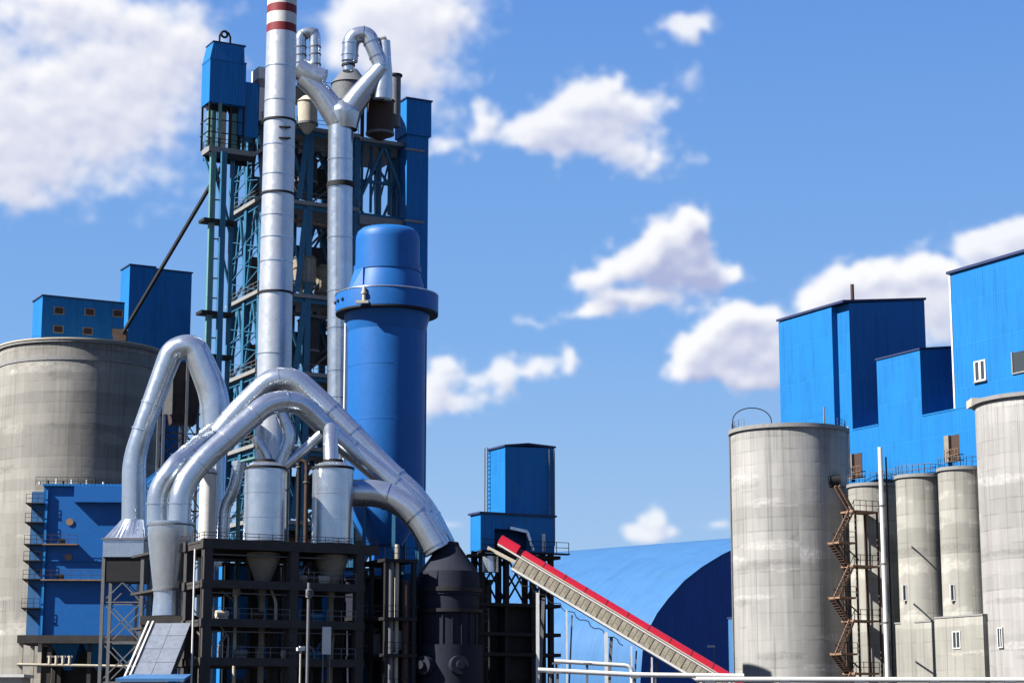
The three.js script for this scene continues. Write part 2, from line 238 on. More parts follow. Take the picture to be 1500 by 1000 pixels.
// nearest upright edge seen at xc, walls running to xl (sunlit side) and xr (shaded side); top of the edge at py
function corner(xc, xl, xr, py, D, turn = TURN) { const t = W(xc, py, D); return { base: V(t.x, 0, t.z), h: t.y, b: xl == null ? 0 : along(t, Ld(turn), xl), a: xr == null ? 0 : along(t, Kd(turn), xr) }; }
const local = (g, p) => g.worldToLocal ? (g.updateMatrixWorld(), g.worldToLocal(p.clone())) : p;
function railing(pts, m, parent, h = 1.1, step = 1.8, t = 0.07) {
  const L = [];
  for (let i = 0; i < pts.length - 1; i++) {
    const a = pts[i], b = pts[i + 1], n = Math.max(1, Math.round(a.distanceTo(b) / step));
    for (const k of [0.5, 1]) L.push(bar(a.clone().setY(a.y + h * k), b.clone().setY(b.y + h * k), t));
    for (let k = 0; k <= n; k++) { const p = a.clone().lerp(b, k / n); L.push(bar(p, p.clone().setY(p.y + h), t)); }
  }
  return mesh('railing', L, m, parent);
}
function ladder(p, h, side, m, parent, w = 0.6) { // p foot, side unit vector
  const a = p.clone().addScaledVector(side, -w / 2), b = p.clone().addScaledVector(side, w / 2), L = [bar(a, a.clone().setY(a.y + h), 0.09), bar(b, b.clone().setY(b.y + h), 0.09)];
  for (let y = 0.4; y < h; y += 0.45) L.push(bar(a.clone().setY(p.y + y), b.clone().setY(p.y + y), 0.05));
  return mesh('ladder', L, m, parent);
}
const run = (list, D) => list.map(p => W(p[0], p[1], p[2] ?? D));
function bandsOn(pts, r, every, m, parent) { // flange rings along a duct
  let acc = every * 0.5;
  for (let i = 1; i < pts.length; i++) {
    const a = pts[i - 1], b = pts[i], L = a.distanceTo(b), d = b.clone().sub(a).normalize(); 
    while (acc < L) {  const c = a.clone().addScaledVector(d, acc); mesh('flange_ring', pipe([c.clone().addScaledVector(d, -0.09), c.clone().addScaledVector(d, 0.09)], (typeof r === 'function' ? r(0.5) : r) + 0.07, 22), m, parent); acc += every * (0.65 + 0.8 * hash(Math.floor(c.x * 10), Math.floor(c.y * 10), 77)); }
    acc -= L;
  }
}
function ductThing(name, label, list, D, r, rad, { m = M.duct, group, every = 4.2, foot } = {}) {
  const P = fillet(run(list, D), rad), base = foot ?? V(P[0].x, 0, P[0].z), o = thing(name, label, 'duct', base, 0, group);
  const Q = P.map(p => p.clone().sub(base)); mesh('shell', pipe(Q, r, 26), m, o); bandsOn(Q, r, every, M.ductB, o); return o;
}

// ---------------------------------------------------------------- the ground
{
  const g = new THREE.PlaneGeometry(24000, 24000).rotateX(-Math.PI / 2); g.attributes.uv.array.forEach((v, i, a) => a[i] = v * 2400);
  structure('ground', clean(g), M.ground);
  structure('road', bb(-90, 120, 0.002, 0.006, -178, -168), M.asphalt);
}

// ---------------------------------------------------------------- concrete silos and the blue headhouse on the right
function silo(name, label, cx, rpx, topY, D, m, { group, rim = 0.25, slab = 0.45 } = {}) {
  const c = W(cx, topY, D), r = metres(rpx, topY, D), h = rise(V(c.x, 0, -(D - r)), topY), o = thing(name, label, 'silo', V(c.x, 0, c.z), 0, group);
  mesh('shaft', cyl(r, r, 0, h - slab, 72), m, o); mesh('roof_slab', cyl(r + rim, r + rim, h - slab, h, 72), M.slab, o);
  m.map.offset.y = m.bumpMap.offset.y = 1 - h / 36; o.userData.h = h; o.userData.r = r; return o;
}
{
  const s = silo('concrete_silo', 'free-standing grey concrete silo with a hoop rail on its roof', 1155, 85, 619, 232, M.siloM);
  const { h, r } = s.userData, arc = [];
  for (let k = 0; k <= 20; k++) { const a = k / 20 * Math.PI; arc.push(V(-r + 2.35 - Math.cos(a) * 2.2, h + Math.min(1.0, 1) + Math.sin(a) * 1.5, 1.2)); }
  arc.unshift(arc[0].clone().setY(h)); arc.push(arc[arc.length - 1].clone().setY(h));
  mesh('hoop_rail', pipe(arc, 0.06, 8), M.steelDark, s);
  mesh('roof_pipe', cyl(0.09, 0.09, h, h + 2.6, 10).translate(3.9, 0, 1.5), M.rust, s);
  mesh('downpipe', pipe([V(-r - 0.12, 0, 0), V(-r - 0.12, h - 0.5, 0)], 0.1, 8), M.grey, s);
  mesh('riser_pipe', pipe([V(r * 0.995, h - 5.4, 1.2), V(r * 0.995, h + 0.3, 1.2)], 0.2, 12), M.white, s);
  const ringPts = []; for (let k = 0; k <= 24; k++) { const a = Math.PI * (0.28 + 1.4 * k / 24); ringPts.push(V(Math.sin(a) * (r - 0.2), h, Math.cos(a) * (r - 0.2))); }
  railing(ringPts, M.grey, s, 0.9, 1.6, 0.04);
  const drum = mesh('hoist_drum', [cyl(0.65, 0.65, -0.55, 0.55, 20).rotateZ(Math.PI / 2), cyl(0.8, 0.8, 0.55, 0.65, 20).rotateZ(Math.PI / 2), cyl(0.8, 0.8, -0.65, -0.55, 20).rotateZ(Math.PI / 2)], M.steelDark, s);
  drum.position.copy(W(1222, 704, 227)).sub(s.position);
  mesh('hoist_bracket', [bar(drum.position.clone().add(V(-0.6, -0.7, 0.5)), drum.position.clone().add(V(1.1, -0.7, -0.6)), 0.25), bar(drum.position.clone().add(V(0.3, -0.8, 0)), V(r * 0.86, drum.position.y - 2.2, r * 0.45), 0.16)], M.brown, s);
}
const F0 = W(1430, 600, 222), FB = V(F0.x, 0, F0.z), KD = Kd(TURN), LD = Ld(TURN);
const tAt = px => { let a = -30, b = 80; for (let k = 0; k < 50; k++) { const m = (a + b) / 2; proj(FB.clone().setY(35).addScaledVector(LD, m))[0] < px ? b = m : a = m; } return (a + b) / 2; };
const fy = (px, py) => rise(FB.clone().addScaledVector(LD, tAt(px)), py);
const sideTo = (px0, px1, y) => along(FB.clone().setY(y).addScaledVector(LD, tAt(px0)), KD, px1);
for (const [cx, rpx, top, label, q] of [
  [1278, 35, 706, 'narrow pale concrete silo standing behind the zigzag steel stair', 0], [1348, 35.5, 693, 'narrow pale concrete silo beside the tall white pipe', 1], [1409, 34.5, 682, 'narrow pale concrete silo tucked against the wide silo under the blue block', 2]]) {
  const D = [226, 219, 213.5][q], s = silo('bank_silo', label, cx, rpx, top, D, M.siloS, { group: 'narrow silos of the silo bank', rim: 0.18, slab: 0.35 });
  const { h, r } = s.userData, ring = []; for (let k = 0; k <= 14; k++) { const a = Math.PI * (-0.55 + 1.1 * k / 14); ring.push(V(Math.sin(a) * r, h, Math.cos(a) * r)); } railing(ring, M.grey, s, 1, 1.5, 0.04);
  if (q) for (const py of [867]) { const w0 = W([0, 1331, 1400][q], py, D - r), y = w0.y; const wn = mesh('window', [bb(-0.42, 0.42, -0.85, -0.75, -0.1, 0.12), bb(-0.42, 0.42, 0.75, 0.85, -0.1, 0.12), bb(-0.42, -0.32, -0.75, 0.75, -0.1, 0.12), bb(0.32, 0.42, -0.75, 0.75, -0.1, 0.12), bb(-0.05, 0.05, -0.75, 0.75, -0.1, 0.12)], M.white, s); wn.position.set(w0.x - s.position.x, y, Math.sqrt(r * r - (w0.x - s.position.x) ** 2) + 0.03); mesh('pane', bb(-0.32, 0.32, -0.75, 0.75, 0.02, 0.05), M.pane, wn); }
}
{ // the low pale podium in front of the bank
  const c = corner(1440, 1308, null, 901, 207), o = thing('silo_podium', 'pale low concrete podium with small windows below the narrow silos', 'podium', c.base, TURN);
  const half = c.b * 0.52;
  mesh('wall', bb(0, 5, 0, c.h, -half + 0.01, 0), M.siloS, o); mesh('wall', bb(0.35, 5, 0, c.h - 0.25, -c.b, -half), M.siloS, o);
  mesh('coping', bb(-0.08, 5.1, c.h, c.h + 0.16, -half, 0.08), M.slab, o); mesh('coping', bb(0.27, 5.1, c.h - 0.25, c.h - 0.1, -c.b - 0.05, -half - 0.01), M.slab, o);
  mesh('plinth_band', bb(-0.1, 0, 4.6, 4.9, -half, 0), M.slab, o);
  for (const [px, dx] of [[1331, 0.35], [1403, 0]]) {
    const p = c.base.clone().setY(9); const t = along(p, LD, px), y = rise(c.base.clone().addScaledVector(LD, t), 937), z = -t;
    const w = mesh('window', [bb(-0.06, 0.1, -0.9, -0.78, -0.62, 0.62), bb(-0.06, 0.1, 0.78, 0.9, -0.62, 0.62), bb(-0.06, 0.1, -0.78, 0.78, -0.62, -0.5), bb(-0.06, 0.1, -0.78, 0.78, 0.5, 0.62), bb(-0.06, 0.1, -0.78, 0.78, -0.05, 0.05)], M.white, o); w.position.set(dx - 0.03, y, z); mesh('pane', bb(0.0, 0.03, -0.78, 0.78, -0.5, 0.5), M.pane, w);
  }
}
{ // wide silo under the tall blue block
  const s = silo('wide_silo', 'wide grey concrete silo carrying the tall blue block with the white window', 1535, 105, 571, 208, M.siloB, { rim: 0.35, slab: 0.4 });
  const r = s.userData.r, p = W(1466, 934, 205).sub(s.position), z = Math.sqrt(r * r - p.x * p.x);
  const w = mesh('window', [bb(-0.4, 0.4, -1, -0.9, -0.3, 0.15), bb(-0.4, 0.4, 0.9, 1, -0.3, 0.15), bb(-0.4, -0.3, -0.9, 0.9, -0.3, 0.15), bb(0.3, 0.4, -0.9, 0.9, -0.3, 0.15), bb(-0.05, 0.05, -0.9, 0.9, -0.3, 0.12)], M.white, s); w.position.set(p.x, p.y, z + 0.05); w.rotation.y = Math.asin(p.x / r); mesh('pane', bb(-0.3, 0.3, -0.9, 0.9, 0, 0.04), M.pane, w);
  const q = W(1421, 594, 212).sub(s.position); mesh('ledge_slab', bb(q.x - 0.45, q.x + 1.6, q.y - 0.45, q.y + 0.35, -3.5, -1.0), M.cream, s);
}
{ // the stepped blue headhouse
  const o = thing('headhouse', 'bright blue stepped sheet-clad headhouse rising above the concrete silos', 'building', FB, TURN);
  const T = {}; for (const px of [1153, 1232, 1250, 1288, 1352, 1400, 1432]) T[px] = tAt(px);
  const hTop = fy(1153, 472), hLow = fy(1255, 628), hMid = fy(1288, 528), deck = fy(1320, 700), p = 0.8;
  const aA = sideTo(1250, 1358, 45), aB = sideTo(1352, 1403, 38), tC = -16, hC = fy(1400, 402), bC = fy(1470, 578);
  const shed = (x0, x1, y0, y1, y2, z0, z1) => prism([V(x0, y0, z0), V(x0, y0, z1), V(x1, y0, z1), V(x1, y0, z0)], [V(x0, y1, z0), V(x0, y1, z1), V(x1, y2, z1), V(x1, y2, z0)]);
  const edge = (x0, x1, y1, y2, z0, z1, t = 0.28) => prism([V(x0, y1, z0), V(x0, y1, z1), V(x1, y2, z1), V(x1, y2, z0)], [V(x0, y1 + t, z0), V(x0, y1 + t, z1), V(x1, y2 + t, z1), V(x1, y2 + t, z0)]);
  mesh('wall', shed(0, aA, 0, hTop, hTop + 1.5, -T[1232], -T[1250]), M.blue, o);
  mesh('wall', shed(-p, aA - 0.5, 0, hTop - 0.05, hTop + 1.4, -T[1153], -T[1232] - 0.003), M.blue, o);
  mesh('roof_edge', edge(-p - 0.2, aA + 0.2, hTop + 0.02, hTop + 1.56, -T[1153] - 0.2, -T[1250] + 0.15), M.roofEdge, o);
  mesh('concrete_base', bb(0.5, 12, 0, deck, -T[1250] + 0.01, -T[1432]), M.siloS, o);
  mesh('wall', bb(0, 12, deck + 0.003, hLow, -T[1250] + 0.01, -T[1432]), M.blue, o);
  mesh('wall', shed(0.003, aB, hLow + 0.003, hMid, hMid + 0.7, -T[1288], -T[1352]), M.blue, o);
  mesh('roof_edge', edge(-0.12, aB + 0.15, hMid + 0.02, hMid + 0.74, -T[1288] - 0.12, -T[1352] + 0.1, 0.2), M.roofEdge, o);
  mesh('wall', shed(-0.03, 14, deck + 1, hC, hC + 1.2, -T[1400], -tC), M.blue, o);
  mesh('roof_edge', edge(-0.3, 14.2, hC + 0.02, hC + 1.22, -T[1400] - 0.25, -tC + 0.2, 0.3), M.roofEdge, o);
  mesh('flashing', bb(-0.06, 0, hLow - 0.12, hLow + 0.04, -T[1250] + 0.02, -T[1288] - 0.01), M.blue, o); mesh('flashing', bb(-0.06, 0, hLow - 0.12, hLow + 0.04, -T[1352] + 0.02, -T[1432]), M.blue, o);
  mesh('corner_trim', bb(-0.1, 0.05, hLow, hC, -T[1400] - 0.05, -T[1400] + 0.2), M.white, o);
  mesh('roof_stack', cyl(0.22, 0.22, hTop + 0.5, hTop + 2.6, 12).translate(1.2, 0, -T[1250] - 0.8), M.brown, o);
  { const y = fy(1440, 543), z = -tAt(1440), w = mesh('window', [bb(-0.1, 0.05, -1.15, -1.0, -0.95, 0.95), bb(-0.1, 0.05, 1.0, 1.15, -0.95, 0.95), bb(-0.1, 0.05, -1, 1, -0.95, -0.72), bb(-0.1, 0.05, -1, 1, 0.72, 0.95), bb(-0.1, 0.05, -1, 1, -0.18, 0.18)], M.white, o); w.position.set(-0.05, y, z); mesh('pane', bb(-0.03, 0, -1, 1, -0.72, 0.72), M.pane, w); mesh('sill', bb(-0.25, 0.05, -1.27, -1.16, -1.05, 1.05), M.slab, w); }
  { const y = fy(1496, 530), z = -tAt(1499), w = mesh('window', bb(-0.03, 0.0, -1.1, 1.1, -1.1, 1.1), M.pane, o); w.position.set(-0.05, y, z); mesh('frame', [bb(-0.14, 0, -1.2, 1.2, -1.28, -1.1), bb(-0.14, 0, -1.25, -1.1, -1.1, 1.1)], M.slab, w); }  // dark pane stands in for the shade inside an open hole
  for (const [px, py0, py1, w] of [[1256, 700, 664, 0.85], [1398, 676, 637, 0.8]]) {
    const z = -tAt(px), y0 = fy(px, py0), y1 = fy(px, py1), d = mesh('doorway_shade', bb(-0.05, -0.01, 0, y1 - y0, -w, w), M.brown, o); d.position.set(0, y0, z);  // brown sheet standing in for the shade inside an open doorway
    mesh('door_leaf', bb(-0.45, -0.06, 0, y1 - y0, -w - 0.5, -w + 0.25), M.khaki, d);
    railing([V(-0.7, 0, -w - 0.2), V(-0.7, 0, w + 0.5)], M.rust, d, 1.3, 0.6, 0.06);
  }
  railing([V(-0.5, deck, -T[1288]), V(-0.5, deck, -T[1352] + 2)], M.grey, o, 1.1, 1.5, 0.05);
}
{ // tall white vent pipe in front of the bank
  const t = W(1289.5, 655, 212), o = thing('vent_pipe', 'tall slim white pipe standing beside the zigzag stair', 'pipe', V(t.x, 0, t.z));
  mesh('shaft', cyl(0.24, 0.24, 0, t.y, 16), M.white, o);
  for (const y of [6, 12, 18, 24]) mesh('pipe_clamp', [cyl(0.3, 0.3, y, y + 0.15, 16), bb(-0.05, 0.05, y, y + 0.15, -3.2, -0.2)], M.grey, o);
  mesh('side_pipe', pipe([V(0.62, 0, -0.2), V(0.62, t.y - 1, -0.2)], 0.09, 8), M.steelDark, o);
}
{ // zigzag steel stair
  const D = 221, base = W(1250, 900, D), o = thing('steel_stair', 'rusty zigzag steel stair climbing beside the free-standing silo', 'stair', V(base.x, 0, base.z)); o.rotation.y = 0.5;
  const L = (px, py, dz = 0) => W(px, py, D).sub(o.position).add(V(0, 0, dz));
  const nodes = [[1243, 748], [1215, 795], [1243, 828], [1216, 875], [1243, 908], [1218, 957], [1245, 985], [1218, 1030], [1245, 1062]];
  for (let i = 0; i < nodes.length; i++) {
    const right = i % 2 === 0, p = L(...nodes[i]), q = L(right ? 1288 : nodes[i][0] + 30, nodes[i][1]);
    const x0 = Math.min(p.x, q.x), x1 = right ? q.x : q.x;
    mesh('landing', bb(x0, x1, p.y - 0.2, p.y, right ? -1.4 : -1.0, 0.95), M.rust, o); railing([V(x0, p.y, 0.95), V(x1, p.y, 0.95)], M.brown, o, 1.1, 0.9, 0.055);
    if (!right) { mesh('knee_brace', [bar(V(x0 + 0.1, p.y - 0.2, 0.4), V(x1 + 0.7, p.y - 2.6, -1.2), 0.16), bar(V(x0 + 0.1, p.y - 0.2, -0.5), V(x1 + 0.7, p.y - 2.6, -1.4), 0.16)], M.brown, o); }
    if (i < nodes.length - 1) {
      const a = L(...nodes[i]), b = L(...nodes[i + 1]), w = right ? [0.02, 0.95] : [-1.0, -0.06], f = mesh('flight', [bar(a.clone().setZ(w[0]), b.clone().setZ(w[0]), 0.1, 0.22), bar(a.clone().setZ(w[1]), b.clone().setZ(w[1]), 0.1, 0.22)], M.rust, o);
      for (let k = 1; k < 9; k++) { const s = a.clone().lerp(b, k / 9); mesh('step', bb(s.x - 0.16, s.x + 0.16, s.y - 0.05, s.y + 0.05, w[0], w[1]), M.brown, f); }
      mesh('handrail', [bar(a.clone().setZ(w[1]).add(V(0, 1, 0)), b.clone().setZ(w[1]).add(V(0, 1, 0)), 0.06), ...[0, 0.33, 0.66, 1].map(k => { const s = a.clone().lerp(b, k).setZ(w[1]); return bar(s, s.clone().add(V(0, 1, 0)), 0.05); })], M.brown, f);
    }
  }
  const top = L(1243, 748);
  for (const px of [1246, 1286]) for (const z of [-1.3, 0.85]) { const q = L(px, 748); mesh('post', bb(q.x - 0.09, q.x + 0.09, -o.position.y, q.y - 0.2, z - 0.09, z + 0.09), M.brown, o); }
  mesh('upper_flight', [bar(L(1226, 712), L(1252, 748), 0.18, 0.3), bar(L(1226, 712, -0.7), L(1252, 748, -0.7), 0.18, 0.3)], M.rust, o);
  for (let i = 1; i < 8; i += 2) { const p = L(nodes[i][0] + 30, nodes[i][1]); mesh('diagonal_brace', bar(V(p.x, p.y, -1.3), V(p.x + 2.2, p.y - 1.7, -1.3), 0.12), M.rust, o); }
}

// ---------------------------------------------------------------- the vaulted blue hall and a small annex
{
  const turn = 46 * Math.PI / 180, b0 = W(938, 1000, 300), base = V(b0.x, 0, b0.z), K = Kd(turn), o = thing('vaulted_hall', 'long pale blue vaulted storage hall behind the red conveyor', 'building', base, turn);
  const outline = [[938, 1000], [941, 955], [950, 922], [963, 898], [980, 876], [1004, 850], [1030, 830], [1060, 812], [1090, 798], [1120, 788], [1150, 782]];
  const pts = [[0, 0], ...outline.map(([px, py]) => { const s = along(base.clone().setY(15), K, px); return [s, rise(base.clone().addScaledVector(K, s), py)]; })];
  pts[1][0] = 0; const mid = pts[pts.length - 1][0] + 3, full = [...pts, ...pts.slice().reverse().map(p => [2 * mid - p[0], p[1]])];
  const len = 95, n = full.length, P = [], N = [], U = [], I = []; let d = 0;
  for (let i = 0; i < n; i++) { if (i) d += Math.hypot(full[i][0] - full[i - 1][0], full[i][1] - full[i - 1][1]); const a = full[Math.max(0, i - 1)], c = full[Math.min(n - 1, i + 1)], t = [c[0] - a[0], c[1] - a[1]], l = Math.hypot(...t); for (const z of [0, -len]) { P.push(full[i][0], full[i][1], z); N.push(-t[1] / l, t[0] / l, 0); U.push(z, d); } }
  for (let i = 0; i < n - 1; i++) { const a = i * 2; I.push(a, a + 2, a + 1, a + 2, a + 3, a + 1); }
  const g = new THREE.BufferGeometry(); g.setAttribute('position', new THREE.Float32BufferAttribute(P, 3)); g.setAttribute('normal', new THREE.Float32BufferAttribute(N, 3)); g.setAttribute('uv', new THREE.Float32BufferAttribute(U, 2)); g.setIndex(I);
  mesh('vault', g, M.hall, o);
  for (const z of [-0.4, -len + 0.4]) { const s = new THREE.Shape(full.map(p => new THREE.Vector2(p[0], p[1]))); mesh('end_wall', uvm(new THREE.ShapeGeometry(s).translate(0, 0, z)), M.blueShaded, o); }  // end wall in a deeper blue, its shade put into the colour
  const q = W(1046, 975, 292), lampBase = V(q.x, 0, q.z), lp = thing('yard_lamp', 'thin yard lamp post standing before the dark end of the hall', 'lamp', lampBase), top = W(1052, 948, 292).y;
  mesh('post', cyl(0.12, 0.09, 0, top, 10), M.grey, lp); mesh('lamp_head', bb(-0.9, 0.2, top, top + 0.3, -0.25, 0.25), M.white, lp);
}
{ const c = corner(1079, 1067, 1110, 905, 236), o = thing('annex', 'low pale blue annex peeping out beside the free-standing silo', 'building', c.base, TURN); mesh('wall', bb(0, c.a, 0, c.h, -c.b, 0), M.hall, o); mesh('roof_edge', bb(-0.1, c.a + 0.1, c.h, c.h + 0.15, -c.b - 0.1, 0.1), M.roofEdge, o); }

// ---------------------------------------------------------------- transfer tower and red conveyor
{
  const c = corner(704, 689, 812, 752, 209), o = thing('transfer_tower', 'dark blue transfer tower on an open steel frame where the red conveyor ends', 'tower', c.base, TURN), yb = W(694, 806, 209).y;
  const ub = along(W(740, 700, 213), LD, 715), u0 = local(o, W(740, 700, 213)), ua = along(W(740, 700, 213), KD, 812), uh = W(740, 654, 213).y, ym = c.h;
  for (const g of [bb(0, 1.6, yb, ym, -0.15, 0), bb(5.4, c.a, yb, ym, -0.15, 0), bb(1.603, 5.397, yb + 2.3, ym, -0.15, 0), bb(0, 0.15, yb, ym, -c.b, -0.153), bb(c.a - 0.15, c.a, yb, ym, -c.b, -0.153), bb(0.153, c.a - 0.153, yb, ym, -c.b, -c.b + 0.15)]) mesh('lower_cladding', g, M.blue, o);
  mesh('head_pulley', cyl(0.5, 0.5, -0.8, 0.8, 20).rotateX(Math.PI / 2).translate(3.2, yb + 0.9, -1.2), M.grey, o);
  mesh('lower_roof', bb(-0.2, c.a + 0.2, ym, ym + 0.2, -c.b - 0.2, 0.2), M.roofEdge, o);
  mesh('upper_cladding', prism([V(u0.x, ym + 0.2, u0.z - ub), V(u0.x, ym + 0.2, u0.z), V(u0.x + ua, ym + 0.2, u0.z), V(u0.x + ua, ym + 0.2, u0.z - ub)], [V(u0.x, uh, u0.z - ub), V(u0.x, uh, u0.z), V(u0.x + ua, uh + 0.2, u0.z), V(u0.x + ua, uh + 0.2, u0.z - ub)]), M.blue, o);
  mesh('upper_roof', prism([V(u0.x - 0.15, uh + 0.01, u0.z + 0.15), V(u0.x + ua * 0.45, uh + 0.3, u0.z + 0.15), V(u0.x + ua + 0.15, uh + 0.21, u0.z + 0.15)].concat([V(u0.x + ua + 0.15, uh + 0.21, u0.z - ub), V(u0.x + ua * 0.45, uh + 0.3, u0.z - ub), V(u0.x - 0.15, uh + 0.01, u0.z - ub)]), [V(u0.x - 0.15, uh + 0.2, u0.z + 0.15), V(u0.x + ua * 0.45, uh + 0.55, u0.z + 0.15), V(u0.x + ua + 0.15, uh + 0.4, u0.z + 0.15), V(u0.x + ua + 0.15, uh + 0.4, u0.z - ub), V(u0.x + ua * 0.45, uh + 0.55, u0.z - ub), V(u0.x - 0.15, uh + 0.2, u0.z - ub)]), M.roofEdge, o);
  ladder(V(u0.x + ua - 0.45, yb + 1, u0.z + 0.3), uh - yb - 1, V(1, 0, 0), M.grey, o); ladder(V(u0.x - 0.35, ym + 0.3, u0.z - ub + 0.2), uh - ym, V(0, 0, 1), M.grey, o);
  mesh('portal_hood', [bar(V(3.3, yb + 2.4, 0.3), V(5.2, yb + 2.1, 0.3), 0.3), bar(V(5.2, yb + 2.1, 0.3), V(5.9, yb + 0.2, 0.3), 0.3)], M.ductB, o);
  mesh('vent_slot', bb(c.a - 1.5, c.a - 1.1, yb + 0.2, yb + 2, 0.01, 0.06), M.white, o);
  const zs = [-0.3, -c.b + 0.3], xs = [0.3, 3.1, 6.2, c.a - 0.3];
  for (const x of xs) for (const z of zs) mesh('column', bb(x - 0.25, x + 0.25, 0, yb, z - 0.25, z + 0.25), M.steelDark, o);
  const levels = [W(694, 882, 209).y, W(694, 925, 209).y, W(694, 955, 209).y];
  for (const y of [yb - 0.25, ...levels]) mesh('floor', bb(-0.4, c.a + 0.6, y - 0.35, y, -c.b - 0.1, 0.25), M.steelDark, o);
  railing([V(-0.3, yb, 0.9), V(c.a + 1.2, yb, 0.9)], M.steelDark, o, 1.1, 1.5, 0.06); mesh('gallery', bb(-0.4, c.a + 1.3, yb - 0.16, yb - 0.01, 0.3, 1), M.steelDark, o);
  for (let i = 0; i < 3; i++) for (const z of zs) mesh('brace', [bar(V(xs[i], levels[0], z), V(xs[i + 1], yb - 0.4, z), 0.16), bar(V(xs[i + 1], levels[0], z), V(xs[i], yb - 0.4, z), 0.16)], M.steelDark, o);
  const hx = 5.0, hy = levels[0] - 0.5; mesh('hopper', prism([V(hx - 0.5, 3.5, -3), V(hx - 0.5, 3.5, -2), V(hx + 0.5, 3.5, -2), V(hx + 0.5, 3.5, -3)], [V(hx - 1.9, 6.4, -4.2), V(hx - 1.9, 6.4, -0.9), V(hx + 1.9, 6.4, -0.9), V(hx + 1.9, 6.4, -4.2)]), M.steelDark, o); mesh('hopper_body', bb(hx - 1.9, hx + 1.9, 6.4, hy + 0.4, -4.2, -0.9), M.steelDark, o);
  mesh('bin', cyl(0.9, 0.9, yb - 2.2, yb - 0.6, 20).translate(1.0, 0, 0.2), M.ductB, o);
}
{
  const A = W(736, 800, 208), B = W(1084, 1008, 205), base = V(B.x, 0, B.z), o = thing('belt_conveyor', 'inclined belt conveyor with red hood and tan lattice frame', 'conveyor', base), dir = B.clone().sub(A).normalize(), L = A.distanceTo(B), up = V(-dir.y, dir.x, 0).normalize(), side = V(0, 0, 1);
  if (up.y < 0) up.negate();
  const at = (s, u, w) => A.clone().sub(base).addScaledVector(dir, s).addScaledVector(up, u).addScaledVector(side, w);
  const hoodGeo = (s0, s1, r) => { const q = []; for (let k = 0; k < 10; k++) { const a0 = Math.PI * k / 10, a1 = Math.PI * (k + 1) / 10; q.push([at(s0, Math.sin(a0) * r, Math.cos(a0) * r), at(s0, Math.sin(a1) * r, Math.cos(a1) * r), at(s1, Math.sin(a1) * r, Math.cos(a1) * r), at(s1, Math.sin(a0) * r, Math.cos(a0) * r)]); } return hull(q); };
  mesh('hood', hoodGeo(-0.6, 1.6, 1.0), M.red, o); mesh('hood_collar', hoodGeo(1.6, 2.2, 0.75), M.band, o);
  for (let s = 2.2; s < L; s += 2.45) { const h = mesh('hood', hoodGeo(s, Math.min(L, s + 2.43), 0.84), M.red, o); mesh('seam', hoodGeo(Math.min(L, s + 2.38), Math.min(L, s + 2.48), 0.865), M.band, h); }
  for (const w of [-0.85, 0.85]) { mesh('top_chord', bar(at(-0.5, -0.1, w), at(L, -0.1, w), 0.2, 0.14), w > 0 ? M.white : M.grey, o); mesh('bottom_chord', bar(at(2.0, -1.5, w), at(L, -1.5, w), 0.16, 0.22), M.white, o); }
  mesh('hood_stripe', bar(at(2.2, 0.1, 0.88), at(L, 0.1, 0.88), 0.05, 0.12), M.cream, o);
  for (let s = 2.0; s < L - 1.2; s += 1.22) { mesh('lattice_panel', [bb(-0.6, 0.6, -0.6, 0.6, -0.015, 0.015)], M.tan, o).applyMatrix4(new THREE.Matrix4().makeBasis(dir, up, V().crossVectors(dir, up)).setPosition(at(s + 0.61, -0.8, 0.84))); mesh('lattice_bar', [bar(at(s, -0.2, 0.87), at(s, -1.45, 0.87), 0.07), bar(at(s + 0.6, -0.2, 0.86), at(s + 0.6, -1.45, 0.86), 0.04), bar(at(s, -0.82, 0.86), at(s + 1.22, -0.82, 0.86), 0.04)], M.tan, o); }
  mesh('belt', bb(-L / 2, L / 2, -0.05, 0.05, -0.6, 0.6), M.steelDark, o).applyMatrix4(new THREE.Matrix4().makeBasis(dir, up, V().crossVectors(dir, up)).setPosition(at(L / 2, -0.25, 0)));
  mesh('head_frame', [bar(at(-1.2, -0.9, 0.7), at(2.2, -0.7, 0.7), 0.3, 0.25), bar(at(-1.2, -0.9, -0.7), at(2.2, -0.7, -0.7), 0.3, 0.25)], M.cream, o);
  for (const [px, py] of [[787.5, 868], [830, 893], [888, 926], [925, 946], [955, 962]]) { const q = W(px, py, 205.6).sub(base), w = 0.85; for (const z of [0, -1.7]) mesh('support_leg', bar(V(q.x, 0, q.z + z), V(q.x + (z ? 0.6 : 0), q.y + (z ? -0.4 : 0), q.z + z), px === 787.5 || px === 888 ? 0.32 : 0.16), z ? M.grey : M.white, o); mesh('leg_tie', [bar(V(q.x, q.y * 0.55, q.z), V(q.x, q.y * 0.9, q.z - 1.7), 0.12), bar(V(q.x, q.y * 0.9, q.z), V(q.x, q.y * 0.55, q.z - 1.7), 0.12)], M.grey, o); }
  const cable = []; for (let k = 0; k <= 30; k++) cable.push(at(3 + k * 0.42, -1.9 - 0.5 * Math.abs(Math.sin(k * 0.8)), 0.5)); mesh('slack_cable', pipe(cable, 0.05, 6), M.steelDark, o);
}
